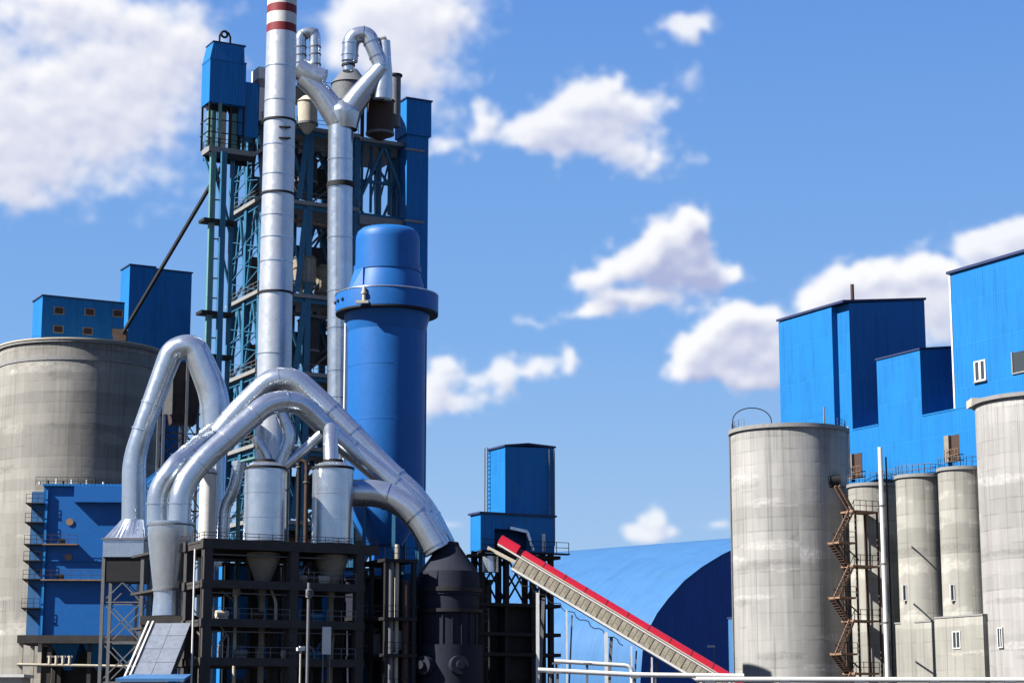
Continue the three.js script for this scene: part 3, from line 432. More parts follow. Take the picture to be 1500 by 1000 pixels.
function pipeRun(label, list, D, r, m, posts, group) {
  const P = fillet(run(list, D), 1.2), base = V(P[0].x, 0, P[0].z), o = thing('pipeline', label, 'pipe', base, 0, group); mesh('pipe', pipe(P.map(p => p.clone().sub(base)), r, 14), m, o);
  for (const px of posts) { const q = W(px, list[0][1], D).sub(base); let y = q.y; for (let i = 1; i < P.length; i++) { const a = P[i - 1].x - base.x, b = P[i].x - base.x; if (q.x >= Math.min(a, b) && q.x <= Math.max(a, b)) y = P[i - 1].y; } mesh('post', [bb(q.x - 0.12, q.x + 0.12, 0, y - r * 0.9, -0.12, 0.12), bb(q.x - 0.4, q.x + 0.4, y - r - 0.12, y - r * 0.8, -0.35, 0.35)], M.grey, o); }
}
pipeRun('white pipe with a short drop crossing below the red conveyor', [[788, 981], [930, 988], [1090, 990]], 200, 0.23, M.white, [806, 817, 930, 1030]);
pipeRun('short pale pipe bent down at its end, above the long white pipe', [[812, 968], [926, 975], [926, 1000]], 203, 0.2, M.white, [815, 860]);
pipeRun('long pale pipe running low in front of all the silos', [[1020, 995], [1620, 996]], 168, 0.22, M.white, [1040, 1150, 1260, 1370, 1480]);

// ---------------------------------------------------------------- large silo on the left with its houses
{
  const s = silo('storage_silo', 'huge weathered concrete silo with blue houses above it', 120, 118, 495, 290, M.siloL, { rim: 0.3, slab: 0.5 }), { h, r } = s.userData;
  mesh('bearing_ring', cyl(r + 0.12, r + 0.12, h - 3.0, h - 2.5, 72), M.slab, s);
  ladder(V(-r - 0.2, 2, 0.4), h - 3, V(0, 0, 1), M.brown, s); for (let y = 8; y < h; y += 7) mesh('ladder_landing', bb(-r - 1.2, -r + 0.4, y, y + 0.15, -0.6, 1.0), M.brown, s);
  mesh('roof_gutter', cyl(r + 0.42, r + 0.42, h - 0.14, h + 0.06, 72), M.cream, s);
  const wall = (xc, xl, xr, py, D) => corner(xc, xl, xr, py, D);
  const c = wall(62, 48, 182, 433, 284), o = thing('silo_house', 'low dark blue house with two rows of small windows on the huge silo', 'building', c.base.clone().setY(h), TURN), hh = c.h - h;
  mesh('wall', bb(0, c.a, 0, hh, -c.b, 0), M.blue, o); mesh('roof', bb(-0.15, c.a, hh, hh + 0.18, -c.b - 0.15, 0.15), M.roofEdge, o);
  for (const [px, py] of [[85, 455], [130, 457], [171, 459], [85, 482], [128, 485], [171, 487]]) { const q = local(o, W(px, py, 284)); const x = along(c.base.clone().setY(h + hh / 2), KD, px), y = rise(c.base.clone().addScaledVector(KD, x), py) - h; const w = mesh('window', bb(x - 0.75, x + 0.75, y - 0.55, y + 0.55, 0.005, 0.08), M.tan, o); mesh('pane', bb(x - 0.6, x + 0.6, y - 0.42, y + 0.42, 0.082, 0.1), M.brown, w); }
  railing([V(-1.5, 0, 1.2), V(c.a - 1, 0, 3)], M.grey, o, 1, 1.6, 0.04);
  const d = wall(190, 177, 281, 388, 299), t = thing('elevator_house', 'tall dark blue sheet-clad house beside the huge silo', 'building', d.base, TURN), cut = d.a * 0.42;
  mesh('wall', bb(0, cut, 0, d.h, -d.b, 0), M.blue, t); mesh('wall', bb(cut + 0.003, d.a, 0, d.h - 0.25, -d.b, -0.06), M.blue, t); mesh('roof', bb(-0.15, cut, d.h, d.h + 0.18, -d.b - 0.15, 0.15), M.roofEdge, t); mesh('roof', bb(cut + 0.003, d.a + 0.15, d.h - 0.25, d.h - 0.08, -d.b - 0.15, 0.1), M.roofEdge, t);
}
{ // inclined feed gallery from the preheater to the silo
  const A = W(176, 494, 282), B = W(322, 248, 261), base = A.clone(), o = thing('feed_gallery', 'thin dark inclined gallery from the huge silo up to the lattice tower', 'gallery', base), Q = B.clone().sub(A);
  mesh('casing', bar(V(0, 0, 0), Q, 0.38, 0.42), M.steelDark, o); mesh('chord', [bar(V(0, 0.38, 0.2), Q.clone().add(V(0, 0.38, 0.2)), 0.08), bar(V(0, 0.38, -0.2), Q.clone().add(V(0, 0.38, -0.2)), 0.08)], M.steelDark, o);
  mesh('foot_box', bb(-0.9, 0.9, -0.6, 1.0, -0.8, 0.8), M.brown, o);
}

// ---------------------------------------------------------------- preheater tower
const PC = corner(388, 345, 602, 178, 262), PH = py => W(388, py, 262).y;
const tower = thing('preheater_tower', 'tall open steel preheater tower with teal columns and grey floors', 'tower', PC.base, TURN);
{
  const o = tower, lv = [178, 288, 425, 540, 650, 760, 860].map(PH), xs = [0, PC.a * 0.3, PC.a * 0.62, PC.a], bz = [0, -PC.b * 0.5, -PC.b];
  for (const x of xs) for (const z of bz) mesh('column', bb(x - 0.42, x + 0.42, 0, lv[0] - 0.5, z - 0.42, z + 0.42), x === 0 ? M.teal : M.tealDark, o);
  lv.forEach((y, i) => {
    mesh('floor_slab', bb(-0.7, xs[2] + 0.3, y - 0.5, y, -PC.b - 0.6, 0.6), M.slab, o);
    mesh('floor_slab', bb(xs[2] + 0.303, PC.a + 0.5, y - (i ? 2.2 : 0.9), y - (i ? 1.0 : 0.4), -PC.b - 0.6, 0.75), M.slab, o);
    railing([V(-0.6, y, -PC.b), V(-0.6, y, 0.55), V(xs[2], y, 0.55)], M.grey, o, 1.1, 2, 0.06);
    mesh('edge_beam', [bb(-0.5, PC.a, y - 1.1, y - 0.51, -0.2, 0.2), bb(-0.2, 0.2, y - 1.1, y - 0.51, -PC.b, -0.21)], M.tealDark, o);
    if (i < lv.length - 1) {
      const y1 = lv[i + 1], ym = (y + y1) / 2;
      for (let k = 0; k < 2; k++) { const z0 = bz[k], z1 = bz[k + 1]; mesh('brace', [bar(V(0, y1, z0), V(0, y - 1, (z0 + z1) / 2), 0.34), bar(V(0, y1, z1), V(0, y - 1, (z0 + z1) / 2), 0.34), bar(V(0, ym, z0), V(0, ym, z1), 0.2), bar(V(0, ym, z0), V(0, y - 1, z0 * 0.75 + z1 * 0.25), 0.18)], M.teal, o); }
      for (let k = 0; k < 3; k++) { const m2 = (xs[k] + xs[k + 1]) / 2, z = k === 1 ? -PC.b * 0.5 : -0.1; mesh('brace', [bar(V(xs[k], y1, z), V(m2, y - 1, z), 0.36), bar(V(xs[k + 1], y1, z), V(m2, y - 1, z), 0.36)], M.tealDark, o); mesh('brace', [bar(V(xs[k], y1, -PC.b), V(xs[k + 1], y - 1, -PC.b), 0.3), bar(V(xs[k + 1], y1, -PC.b), V(xs[k], y - 1, -PC.b), 0.3)], M.tealDark, o); }
      mesh('brace', [bar(V(PC.a, y1, 0), V(PC.a, y - 1, -PC.b), 0.3), bar(V(PC.a, y1, -PC.b), V(PC.a, y - 1, 0), 0.3)], M.tealDark, o);
      for (const k of [0, 1]) mesh('dark_fill_panel', bb(xs[k] + 0.5, xs[k + 1] - 0.5, y1 + (k ? 2.2 : 0.3), y1 + (k ? 6.5 : 4.2) + (i % 2) * 1.5, -PC.b * 0.5 - 0.1, -PC.b * 0.5), M.frame, o);  // dark sheets added to make the tower interior look darker
      mesh('wide_gusset', [bar(V(xs[1] - 0.5, y - 1.1, 0.5), V(xs[1] - 1.6, y1 + 0.2, 0.5), 0.75, 0.2)], M.teal, o);
      for (let k = 1; k < 4; k++) mesh('lattice_rod', [bar(V(-0.35, mix(y1, y - 1, k / 4), 0), V(-0.35, mix(y1, y - 1, (k - 1) / 4), -PC.b), 0.12), bar(V(-0.3, mix(y1, y - 1, (k - 1) / 4), 0), V(-0.3, mix(y1, y - 1, k / 4), -PC.b), 0.1)], M.teal, o);
      for (let k = 0; k < 2; k++) mesh('stair_flight', [bar(V(xs[1] + 0.4, mix(y1, y, k / 2) - 0.2, -3.2 - k), V(xs[2] - 0.6, mix(y1, y, (k + 1) / 2) - 0.4, -3.2 - k), 0.9, 0.25), bar(V(xs[1] + 0.4, mix(y1, y, k / 2) + 0.8, -2.8 - k), V(xs[2] - 0.6, mix(y1, y, (k + 1) / 2) + 0.6, -2.8 - k), 0.08)], M.grey, o);
      mesh('cross_pipe', pipe([V(0.5, y - 2.2, -1.4), V(xs[2], y - 2.6, -1.4)], 0.26, 12), i % 2 ? M.rust : M.grey, o);
      mesh('floor_pipe', pipe([V(xs[1] + 0.9, y1, -2), V(xs[1] + 0.9, y - 0.6, -2)], 0.3, 12), M.steelDark, o);
    }
  });
  // lattice screen in the right-hand bay under the top floor
  for (let k = 1; k < 6; k++) { const x = mix(xs[2], PC.a, k / 6); mesh('mullion', bar(V(x, lv[1], -1.2), V(x, lv[0] - 1, -1.2), 0.3), M.tealDark, o); mesh('brace', bar(V(x, lv[1] + 2, -1.2), V(mix(xs[2], PC.a, (k + 1) / 6), lv[0] - 2.5, -1.2), 0.22), M.tealDark, o); }
  mesh('mid_rail', bar(V(xs[2], mix(lv[1], lv[0], 0.42), -1.2), V(PC.a, mix(lv[1], lv[0], 0.42), -1.2), 0.4), M.tealDark, o);
  const top = lv[0];
  mesh('roof_deck', bb(0.5, PC.a * 0.75, top + 6.4, top + 6.8, -PC.b + 0.5, -3.4), M.grey, o); for (const x of [0.8, PC.a * 0.36, PC.a * 0.73]) for (const z of [-3.6, -PC.b + 0.7]) mesh('post', bb(x - 0.2, x + 0.2, top, top + 6.4, z - 0.2, z + 0.2), M.steelDark, o);
  railing([V(0.5, top + 6.8, -3.4), V(PC.a * 0.75, top + 6.8, -3.4)], M.grey, o, 1.1, 1.2, 0.06);
}
function cyclone(label, px, pyTop, pyMid, pyBot, rpx, D, m, roof, name = 'cyclone') {
  const t = W(px, pyTop, D), r = metres(rpx, pyTop, D), yM = W(px, pyMid, D).y, yB = W(px, pyBot, D).y, o = thing(name, label, 'cyclone', V(t.x, yB, t.z), 0);
  mesh('barrel', cyl(r, r, yM - yB, t.y - yB, 36), m, o); mesh('cone', cyl(r * 0.25, r, 0, yM - yB, 36), m, o); mesh('band', cyl(r + 0.08, r + 0.08, yM - yB - 0.15, yM - yB + 0.15, 36), M.grey, o);
  if (roof) mesh('roof_cone', cyl(r + 0.15, r * 0.45, t.y - yB, t.y - yB + r * roof, 36), m, o); return o;
}
cyclone('small cream cyclone on the top tower floor next to the chimney', 450, 150, 182, 196, 15, 263, M.cream, 0.6);
cyclone('grey coned cyclone at the fork of the forked riser duct', 512, 124, 150, 190, 26, 269, M.grey, 0.85);
cyclone('dark brown cyclone standing next to the blue stair shaft head', 557, 148, 196, 205, 20, 260, M.brown, 0.2);
cyclone('rusty grey cyclone half hidden in the middle storey', 446, 380, 415, 434, 17, 266, M.khaki, 0.5);
cyclone('dark cyclone in the storey below the top floor', 446, 235, 268, 292, 19, 268, M.frame, 0.5);
cyclone('khaki cyclone behind the straight riser duct', 474, 395, 430, 447, 14, 270, M.khaki, 0.5);
cyclone('grey cyclone low in the tower beside the chimney', 452, 470, 515, 545, 16, 268, M.frame, 0.5);
{ // grey vent beside the forked duct
  const a = W(579, 112, 263), b = W(579, 186, 263), o = thing('vent_stack', 'short dark ribbed vent stack beside the blue stair shaft', 'stack', V(a.x, b.y, a.z)); mesh('body', cyl(0.75, 0.75, 0, a.y - b.y, 20), M.grey, o); mesh('cap', cyl(0.95, 0.95, a.y - b.y, a.y - b.y + 0.25, 20), M.steelDark, o);
}
{ // forked riser duct with goosenecks
  const D = 257, foot = W(498, 600, D), base = V(foot.x, 0, foot.z), o = thing('riser_duct', 'tall silver riser duct that forks into two arms at the tower top', 'duct', base);
  const add = (n, list, r, rad, m = M.ductB, seg = 26, par = o) => { const P = fillet(run(list, D), rad).map(p => p.clone().sub(base)); return [mesh(n, pipe(P, r, seg), m, par), P]; };
  const rr = metres(18.5, 300, D);
  const [, P] = add('riser', [[498, 900], [498, 600], [498, 300], [499, 168]], rr, 1, M.duct, 32); bandsOn(P, rr, 5.2, M.ductB, o);
  mesh('broad_ring', pipe([W(499, 275, D).sub(base), W(499, 268, D).sub(base)], rr + 0.2, 32), M.steelDark, o);
  mesh('fork_body', lathe([[rr * 1.02, 0], [rr * 1.3, 2.0], [rr * 1.25, 2.7], [rr * 0.8, 3.6], [0.01, 4.2]], 32).translate(0, W(499, 190, D).y, 0), M.ductB, o);
  add('arm', [[500, 180], [468, 134], [444, 114]], t => metres(mix(20, 14.5, t), 140, D), 1.5); add('arm_box', [[474, 118], [452, 110], [438, 100]], metres(17, 110, D), 1);
  add('arm', [[498, 180], [528, 138], [560, 100]], t => metres(mix(20, 13.5, t), 140, D), 1.5);
  const [, G1] = add('gooseneck', [[440, 112], [440, 50], [461, 46], [461, 100]], metres(8.4, 70, D), 1.9, M.ductB, 22); bandsOn(G1, metres(8.4, 70, D), 1.5, M.grey, o);
  add('stub', [[510, 104], [510, 70]], metres(8.5, 80, D), 1, M.ductB, 22); add('stub_ring', [[510, 97], [510, 94]], metres(10, 80, D), 1, M.steelDark, 22);
  const [, G2] = add('gooseneck', [[512, 90], [514, 54], [538, 48], [560, 100], [548, 118]], metres(12, 70, D), 1.8, M.duct, 24); bandsOn(G2, metres(12, 70, D), 1.7, M.ductB, o);
  add('side_pipe', [[564, 60], [566, 100], [562, 122], [560, 146]], t => mix(metres(7.5, 80, D), metres(14, 80, D), sstep(0.3, 0.9, t)), 1.5, M.ductB, 22); add('cross_pipe', [[538, 50], [552, 60], [566, 56]], metres(4, 60, D), 0.5, M.grey, 14);
  add('stay_pipe', [[446, 124], [476, 166]], 0.18, 1, M.cream, 8);
}
{ // teal stair shaft of blue sheet
  const c = corner(597, 582, 628, 145, 270), o = thing('stair_shaft', 'very tall dark blue sheet-clad stair shaft at the back of the tower', 'tower', c.base, TURN);
  mesh('cladding', bb(0, c.a, 0, c.h - 5, -c.b, 0), M.blue, o); mesh('head_cladding', bb(-0.25, c.a + 0.3, c.h - 5 + 0.003, c.h, -c.b - 0.2, 0.25), M.blue, o);
  mesh('roof', bb(-0.4, c.a + 0.45, c.h, c.h + 0.2, -c.b - 0.35, 0.4), M.roofEdge, o); for (const py of [217, 322]) { const y = W(600, py, 269).y; mesh('trim_band', bb(-0.3, c.a - 0.6, y, y + 0.35, 0.003, 0.12), M.slab, o); }
  mesh('corner_trim', bb(-0.06, 0.2, 0, c.h - 5, -0.15, 0.05), M.blue, o);
}
{ // elevator tower on the left of the preheater, blue hood above
  const c = corner(308, 297, 372, 213, 257), o = thing('elevator_tower', 'slim twin-legged elevator tower with a blue hood and open cage', 'tower', c.base, TURN), P = c.h;
  mesh('platform', bb(-0.2, c.a, P - 0.7, P, -c.b, 0), M.slab, o); mesh('platform_beam', [bb(0, c.a, P - 1.4, P - 0.7, -0.35, -0.05), bb(0, c.a, P - 1.4, P - 0.7, -c.b + 0.1, -c.b + 0.4)], M.steelDark, o);
  for (const [px, w, m] of [[307, 0.36, M.green], [323, 0.36, M.teal]]) { const q = local(o, W(px, 400, 257.5)); mesh('elevator_leg', bb(q.x - w, q.x + w, 0, P - 0.7, q.z - 0.3, q.z + 0.3), m, o); }
  const q1 = local(o, W(307, 400, 257.5)), q2 = local(o, W(323, 400, 257.5)); for (let y = 14; y < P - 3; y += 2.6) mesh('rung', bar(V(q1.x, y, q1.z), V(q2.x, y, q2.z), 0.16), M.steelDark, o);
  for (const py of [322, 457, 520]) { const y = W(310, py, 257).y; mesh('tie_walkway', bb(-0.8, c.a * 0.62, y - 0.25, y + 0.15, -1.6, 0.6), M.steelDark, o); }
  mesh('platform_strut', [bar(V(0.2, P - 0.8, -0.2), V(c.a * 0.56, P - 11, -1), 0.4), bar(V(c.a * 0.3, P - 12, -1), V(c.a * 0.56, P - 18, -1), 0.3), bar(V(0.1, P - 0.8, -c.b + 0.3), V(0.6, P - 4.5, -0.6), 0.25)], M.teal, o);
  mesh('stand_column', bar(V(c.a * 0.57, 0, -1), V(c.a * 0.57, P - 0.7, -1), 0.5), M.tealDark, o);
  const hb = corner(306, 294, 359, 148, 257), hc = local(o, V(hb.base.x, 0, hb.base.z)), yb = hb.h, yt = W(306, 86, 257).y, yy = W(330, 59, 257).y;
  mesh('hood', bb(hc.x, hc.x + hb.a, yb, yt, hc.z - hb.b, hc.z), M.blue, o); mesh('hood_band', bb(hc.x - 0.05, hc.x + hb.a + 0.05, yt, yt + 0.22, hc.z - hb.b, hc.z + 0.06), M.blue, o);
  mesh('upper_hood', prism([V(hc.x, yt + 0.22, hc.z - hb.b), V(hc.x, yt + 0.22, hc.z - 0.1), V(hc.x + hb.a - 0.2, yt + 0.22, hc.z - 0.1), V(hc.x + hb.a - 0.2, yt + 0.22, hc.z - hb.b)], [V(hc.x + 0.5, yy, hc.z - hb.b), V(hc.x + 0.5, yy, hc.z - 0.3), V(hc.x + hb.a - 0.25, yy, hc.z - 0.3), V(hc.x + hb.a - 0.25, yy, hc.z - hb.b)]), M.blue, o); mesh('upper_roof', bb(hc.x + 0.4, hc.x + hb.a, yy, yy + 0.15, hc.z - hb.b, hc.z - 0.2), M.roofEdge, o);
  for (const f of [0, 0.3, 0.62, 1]) for (const z of [0, 1]) mesh('cage_post', bar(V(mix(hc.x + 0.15, hc.x + hb.a - 0.15, f), P, mix(hc.z - 0.15, hc.z - hb.b + 0.2, z)), V(mix(hc.x + 0.15, hc.x + hb.a - 0.15, f), yb, mix(hc.z - 0.15, hc.z - hb.b + 0.2, z)), f === 0.3 ? 0.4 : 0.24), f === 0.3 ? M.green : M.steelDark, o);
  for (const k of [0.33, 0.62]) mesh('cage_rail', [bar(V(hc.x, mix(P, yb, k), hc.z - 0.1), V(hc.x + hb.a, mix(P, yb, k), hc.z - 0.1), 0.12), bar(V(hc.x, mix(P, yb, k), hc.z - 0.1), V(hc.x, mix(P, yb, k), hc.z - hb.b), 0.12)], M.steelDark, o);
  for (const f of [0.2, 0.48, 0.8]) mesh('chute', cyl(0.62, 0.62, P, yb - 0.8, 18).translate(mix(hc.x, hc.x + hb.a, f), 0, hc.z - hb.b * 0.55), f === 0.48 ? M.cream : M.green, o); 
  for (const f of [0.2, 0.48, 0.8]) mesh('chute_cone', cyl(0.62, 0.9, yb - 0.8, yb, 18).translate(mix(hc.x, hc.x + hb.a, f), 0, hc.z - hb.b * 0.55), M.steelDark, o);
  railing([V(0, P, -c.b), V(0, P, 0), V(c.a, P, 0)], M.steelDark, o, 1.1, 1.2, 0.07);
  const hx = hc.x + hb.a * 0.5, hz = hc.z - hb.b * 0.5, g = mesh('hoist_frame', [bar(V(hx - 0.75, yy + 0.15, hz), V(hx - 0.75, yy + 1.5, hz), 0.2), bar(V(hx + 0.75, yy + 0.15, hz), V(hx + 0.75, yy + 1.5, hz), 0.2)], M.steelDark, o); mesh('hoist_arch', pipe([V(hx - 0.75, yy + 1.4, hz), V(hx - 0.5, yy + 1.95, hz), V(hx, yy + 2.2, hz), V(hx + 0.5, yy + 1.95, hz), V(hx + 0.75, yy + 1.4, hz)], 0.13, 8), M.steelDark, g); mesh('pulley', new THREE.TorusGeometry(0.42, 0.16, 8, 18).translate(hx - 0.1, yy + 1.7, hz), M.steelDark, g);
  // the narrow blue side box
  const sb = corner(350, 346, 379, 118, 260), sc = local(o, V(sb.base.x, 0, sb.base.z)), y0 = W(360, 198, 260).y; mesh('side_box', bb(sc.x, sc.x + sb.a, y0, sb.h, sc.z - 2.4, sc.z), M.blue, o);
  mesh('side_box_stand', [bb(sc.x + 0.2, sc.x + 0.5, P, y0, sc.z - 0.6, sc.z - 0.3), bb(sc.x + sb.a - 0.5, sc.x + sb.a - 0.2, P - 3, y0, sc.z - 0.6, sc.z - 0.3)], M.steelDark, o);
  mesh('ramp', prism([V(c.a - 0.2, P - 0.7, -c.b), V(c.a - 0.2, P - 0.7, 0.1), V(c.a + 2.6, P + 1.2, 0.1), V(c.a + 2.6, P + 1.2, -c.b)], [V(c.a - 0.2, P - 0.2, -c.b), V(c.a - 0.2, P - 0.2, 0.1), V(c.a + 2.6, P + 1.7, 0.1), V(c.a + 2.6, P + 1.7, -c.b)]), M.slab, o);
}
{ // pale filter cabinet on the top floor, behind the chimney
  const c = corner(379, 372, 402, 97, 261), o = thing('filter_cabinet', 'pale filter cabinet half hidden behind the banded chimney', 'cabinet', c.base.clone().setY(PH(178)), TURN), H = c.h - PH(178), n = H * 0.62;
  mesh('lower_body', bb(0.25, c.a, 0, n, -c.b - 1, -0.2), M.white, o); mesh('head_body', prism([V(0.25, n, -c.b - 1), V(0.25, n, -0.2), V(c.a, n, -0.2), V(c.a, n, -c.b - 1)], [V(0, n + 1.2, -c.b - 1), V(0, n + 1.2, 0), V(c.a, n + 1.2, 0), V(c.a, n + 1.2, -c.b - 1)]), M.slab, o); mesh('head_body', bb(0, c.a, n + 1.2, H, -c.b - 1, 0), M.white, o);
}
// ---------------------------------------------------------------- chimney
{
  const D = 243, b = W(400, 600, D), o = thing('chimney', 'tall silver sheet chimney with two dark red bands', 'chimney', V(b.x, 0, b.z)), yA = W(400, 600, D).y, yT = W(411, -60, D).y, rB = metres(25.5, 560, D), rT = metres(21.2, 0, D) , R = y => mix(rB, rT, Math.max(0, (y - yA) / (yT - yA)));
  const Y = py => rise(V(b.x, 0, b.z), py), seams = [1062, 960, 860, 760, 680, 605, 520, 430, 385, 350, 318, 285, 258, 215, 178, 150, 100, 50, 38, 22, 10, -15, -60].map(p => p > 1050 ? 0 : Y(p));
  for (let i = 0; i < seams.length - 1; i++) { const red = i === 17 || i === 19; mesh(red ? 'red_band' : 'shell_section', cyl(R(seams[i]) , R(seams[i + 1]), seams[i], seams[i + 1], 48), red ? M.band : i > 16 ? M.white : M.stack, o); }
  for (const py of [430, 285, 178]) mesh('stiffening_ring', cyl(R(Y(py)) + 0.14, R(Y(py)) + 0.14, Y(py) - 0.12, Y(py) + 0.12, 48), M.steelDark, o);
  for (const py of [520, 385, 350, 318, 258, 215, 150, 100]) mesh('seam_ring', cyl(R(Y(py)) + 0.05, R(Y(py)) + 0.05, Y(py) - 0.06, Y(py) + 0.06, 48), M.ductB, o);
  for (const py of [209, 193]) mesh('inspection_step', bb(0.2, 1.6, Y(py), Y(py) + 0.12, R(Y(py)) * 0.8, R(Y(py)) + 0.25), M.steelDark, o);
}
// ---------------------------------------------------------------- blue conditioning tower
{
  const D = 234, b = W(565, 600, D), o = thing('conditioning_tower', 'tall round bright blue conditioning tower with a collar gallery', 'tower', V(b.x, 0, b.z)), Y = py => rise(V(b.x, 0, b.z), py), r = (px, py) => metres(px, py, D);
  const yt = Y(332), y1 = Y(354), y2 = Y(435), y3 = Y(461), y4 = Y(748), rU = r(47, 380), rL = r(57, 600), rC = r(75, 450);
  mesh('upper_shell', lathe([[rU, y2 - 1], [rU, y1], [rU * 0.985, y1 + 0.55], [rU * 0.94, y1 + 1.0], [rU * 0.84, y1 + 1.35], [rU * 0.6, y1 + 1.55], [0.01, y1 + 1.62]], 64), M.vessel, o);
  mesh('lower_shell', lathe([[rL * 0.45, y4 - 4], [rL, y4], [rL, y3 + 0.4]], 72), M.vessel, o); mesh('lower_column', cyl(rL * 0.32, rL * 0.32, 0, y4 - 3, 32), M.vessel, o);
  mesh('gallery_floor', cyl(rC, rC, y3 - 0.1, y3 + 0.25, 72), M.steelDark, o); mesh('gallery_parapet', lathe([[rC + 0.02, y3 + 0.1], [rC + 0.02, y2], [rC - 0.1, y2], [rC - 0.1, y3 + 0.25]], 72), M.vessel, o);
  mesh('parapet_rail', new THREE.TorusGeometry(rC, 0.09, 8, 72).rotateX(Math.PI / 2).translate(0, y2 + 0.1, 0), M.duct, o); mesh('gallery_deck', lathe([[rU, y2 - 0.9], [rC - 0.11, y2 - 0.9], [rC - 0.11, y2 - 0.75], [rU, y2 - 0.75]], 48), M.steelDark, o);
  mesh('support_skirt', lathe([[rL + 0.01, y3 - 2.2], [rL + 0.5, y3 - 0.3], [rL + 0.5, y3 - 0.1]], 64), M.vessel, o);
  mesh('collar_band', cyl(rU + 0.18, rU + 0.18, Y(400), Y(392), 64), M.vessel, o);
  mesh('inlet_chute', prism([V(-rU * 1.28, y2 - 0.5, rU * 0.3), V(-rU * 1.2, y2 - 0.5, rU * 0.75), V(-rU * 0.68, y2 - 0.5, rU * 1.1), V(-rU * 0.4, y2 - 0.5, rU * 0.5)], [V(-rU * 1.03, Y(400), rU * 0.28), V(-rU * 0.97, Y(400), rU * 0.5), V(-rU * 0.7, Y(400), rU * 0.84), V(-rU * 0.4, Y(398), rU * 0.5)]), M.vessel, o);
  mesh('base_flare', lathe([[rU * 1.2, y2 - 0.7], [rU * 1.16, Y(424)], [rU + 0.02, Y(398)]], 64), M.vessel, o);
  mesh('spray_valve', [cyl(0.22, 0.22, 0, 1.7, 12), bb(-0.9, 0.5, -0.1, 0.2, -0.2, 0.2), cyl(0.34, 0.34, 1.0, 1.25, 12)].map(g => g.translate(-rC * 0.38, y3 + 0.3, rC * 0.96)), M.cream, o);
  for (const a of [-1.35, -1.15, -0.95]) mesh('nozzle', new THREE.SphereGeometry(0.22, 10, 8).translate(Math.sin(a) * (rC + 0.05), mix(y3, y2, 0.55), Math.cos(a) * (rC + 0.05)), M.steelDark, o);
  mesh('side_pipe', pipe([V(-rL - 0.25, Y(700), 0.6), V(-rL - 0.25, y3 - 0.2, 0.6)], 0.14, 10), M.white, o);
  for (let k = 0; k < 8; k++) { const a = k / 8 * Math.PI * 2 + 0.3; mesh('leg', bar(V(Math.sin(a) * rL * 0.97, 0, Math.cos(a) * rL * 0.97), V(Math.sin(a) * rL * 0.97, y4 + 0.5, Math.cos(a) * rL * 0.97), 0.4), M.tealDark, o); }
  for (const py of [540, 620, 690]) mesh('plate_seam', cyl(rL + 0.025, rL + 0.025, Y(py) - 0.05, Y(py) + 0.05, 72), M.vessel, o);
}
// ---------------------------------------------------------------- silver ducts
{
  const D = 222, o = ductThing('arched_duct', 'tall silver duct arching steeply beside the huge silo', [[196, 772], [196, 672], [208, 630], [252, 512], [284, 506], [314, 580], [316, 624]], D, t => metres(t < 0.35 ? mix(18.5, 15, sstep(0.1, 0.35, t)) : mix(15, 22, sstep(0.4, 0.95, t)), 600, D), 2.6, { every: 3.6 }), base = o.position;
  const L = (px, py, d = D) => W(px, py, d).sub(base), y = L(196, 770);
  mesh('end_collar', pipe([L(316, 620), L(316, 636)], metres(22, 630, D), 28), M.ductB, o); mesh('down_leg', pipe([L(316, 634), L(312, 760), V(L(312, 760).x, 0, L(312, 760).z)], metres(16, 700, D), 26), M.duct, o);
  const x0 = L(157, 790).x, x1 = L(216, 790).x, y0 = L(190, 792).y, y1 = L(190, 818).y, yt = L(196, 762).y, ring = [], q = []; const sq = [V(x0, y0, 2.4), V(x1, y0, 2.4), V(x1, y0, -2.4), V(x0, y0, -2.4)];
  const top = []; for (let k = 0; k < 16; k++) { const a = -Math.PI * 0.75 + k / 16 * Math.PI * 2; top.push(V(Math.cos(-a + Math.PI) * 0, 0, 0)); }
  const cx = L(196, 762).x, rad = metres(19.4, 770, D), N = 32, bot = [], tp = []; for (let k = 0; k < N; k++) { const a = k / N * Math.PI * 2, c = Math.cos(a), s = Math.sin(a), m = Math.max(Math.abs(c), Math.abs(s)); bot.push(V((x0 + x1) / 2 + c / m * (x1 - x0) / 2, y0, s / m * 2.4)); tp.push(V(cx + c * rad, yt, s * rad)); }
  mesh('hopper_hood', prism(bot, tp), M.duct, o); mesh('hopper_box', bb(x0, x1, y1, y0, -2.4, 2.4), M.ductB, o); mesh('hopper_rim', bb(x0 - 0.15, x1 + 0.15, y0 - 0.1, y0 + 0.1, -2.55, 2.55), M.grey, o); mesh('sag_box', bb(x0 + 0.3, x1 - 0.1, y1 - 2.6, y1, -2.2, 2.2), M.steelDark, o);
  for (const x of [x0 + 0.1, x1 - 0.1]) for (const z of [2.1, -2.1]) { mesh('lattice_leg', bb(x - 0.17, x + 0.17, 0, y1, z - 0.17, z + 0.17), M.grey, o); }
  for (const z of [2.1, -2.1]) for (let yy = 2; yy < y1 - 3.5; yy += 4.2) mesh('lattice_brace', [bar(V(x0 + 0.1, yy, z), V(x1 - 0.1, yy + 4.2, z), 0.12), bar(V(x1 - 0.1, yy, z), V(x0 + 0.1, yy + 4.2, z), 0.12), bar(V(x0 + 0.1, yy, z), V(x1 - 0.1, yy, z), 0.12)], M.grey, o);
}
ductThing('crossing_duct', 'thick silver duct arching behind, from the steep duct to the mill', [[318, 640], [352, 600], [398, 556], [432, 556], [480, 600], [566, 690], [618, 738], [650, 800]], 213, metres(18, 600, 213), 3.4, { m: M.ductB, every: 4.6, foot: V(W(650, 800, 204).x, 0, -213) });
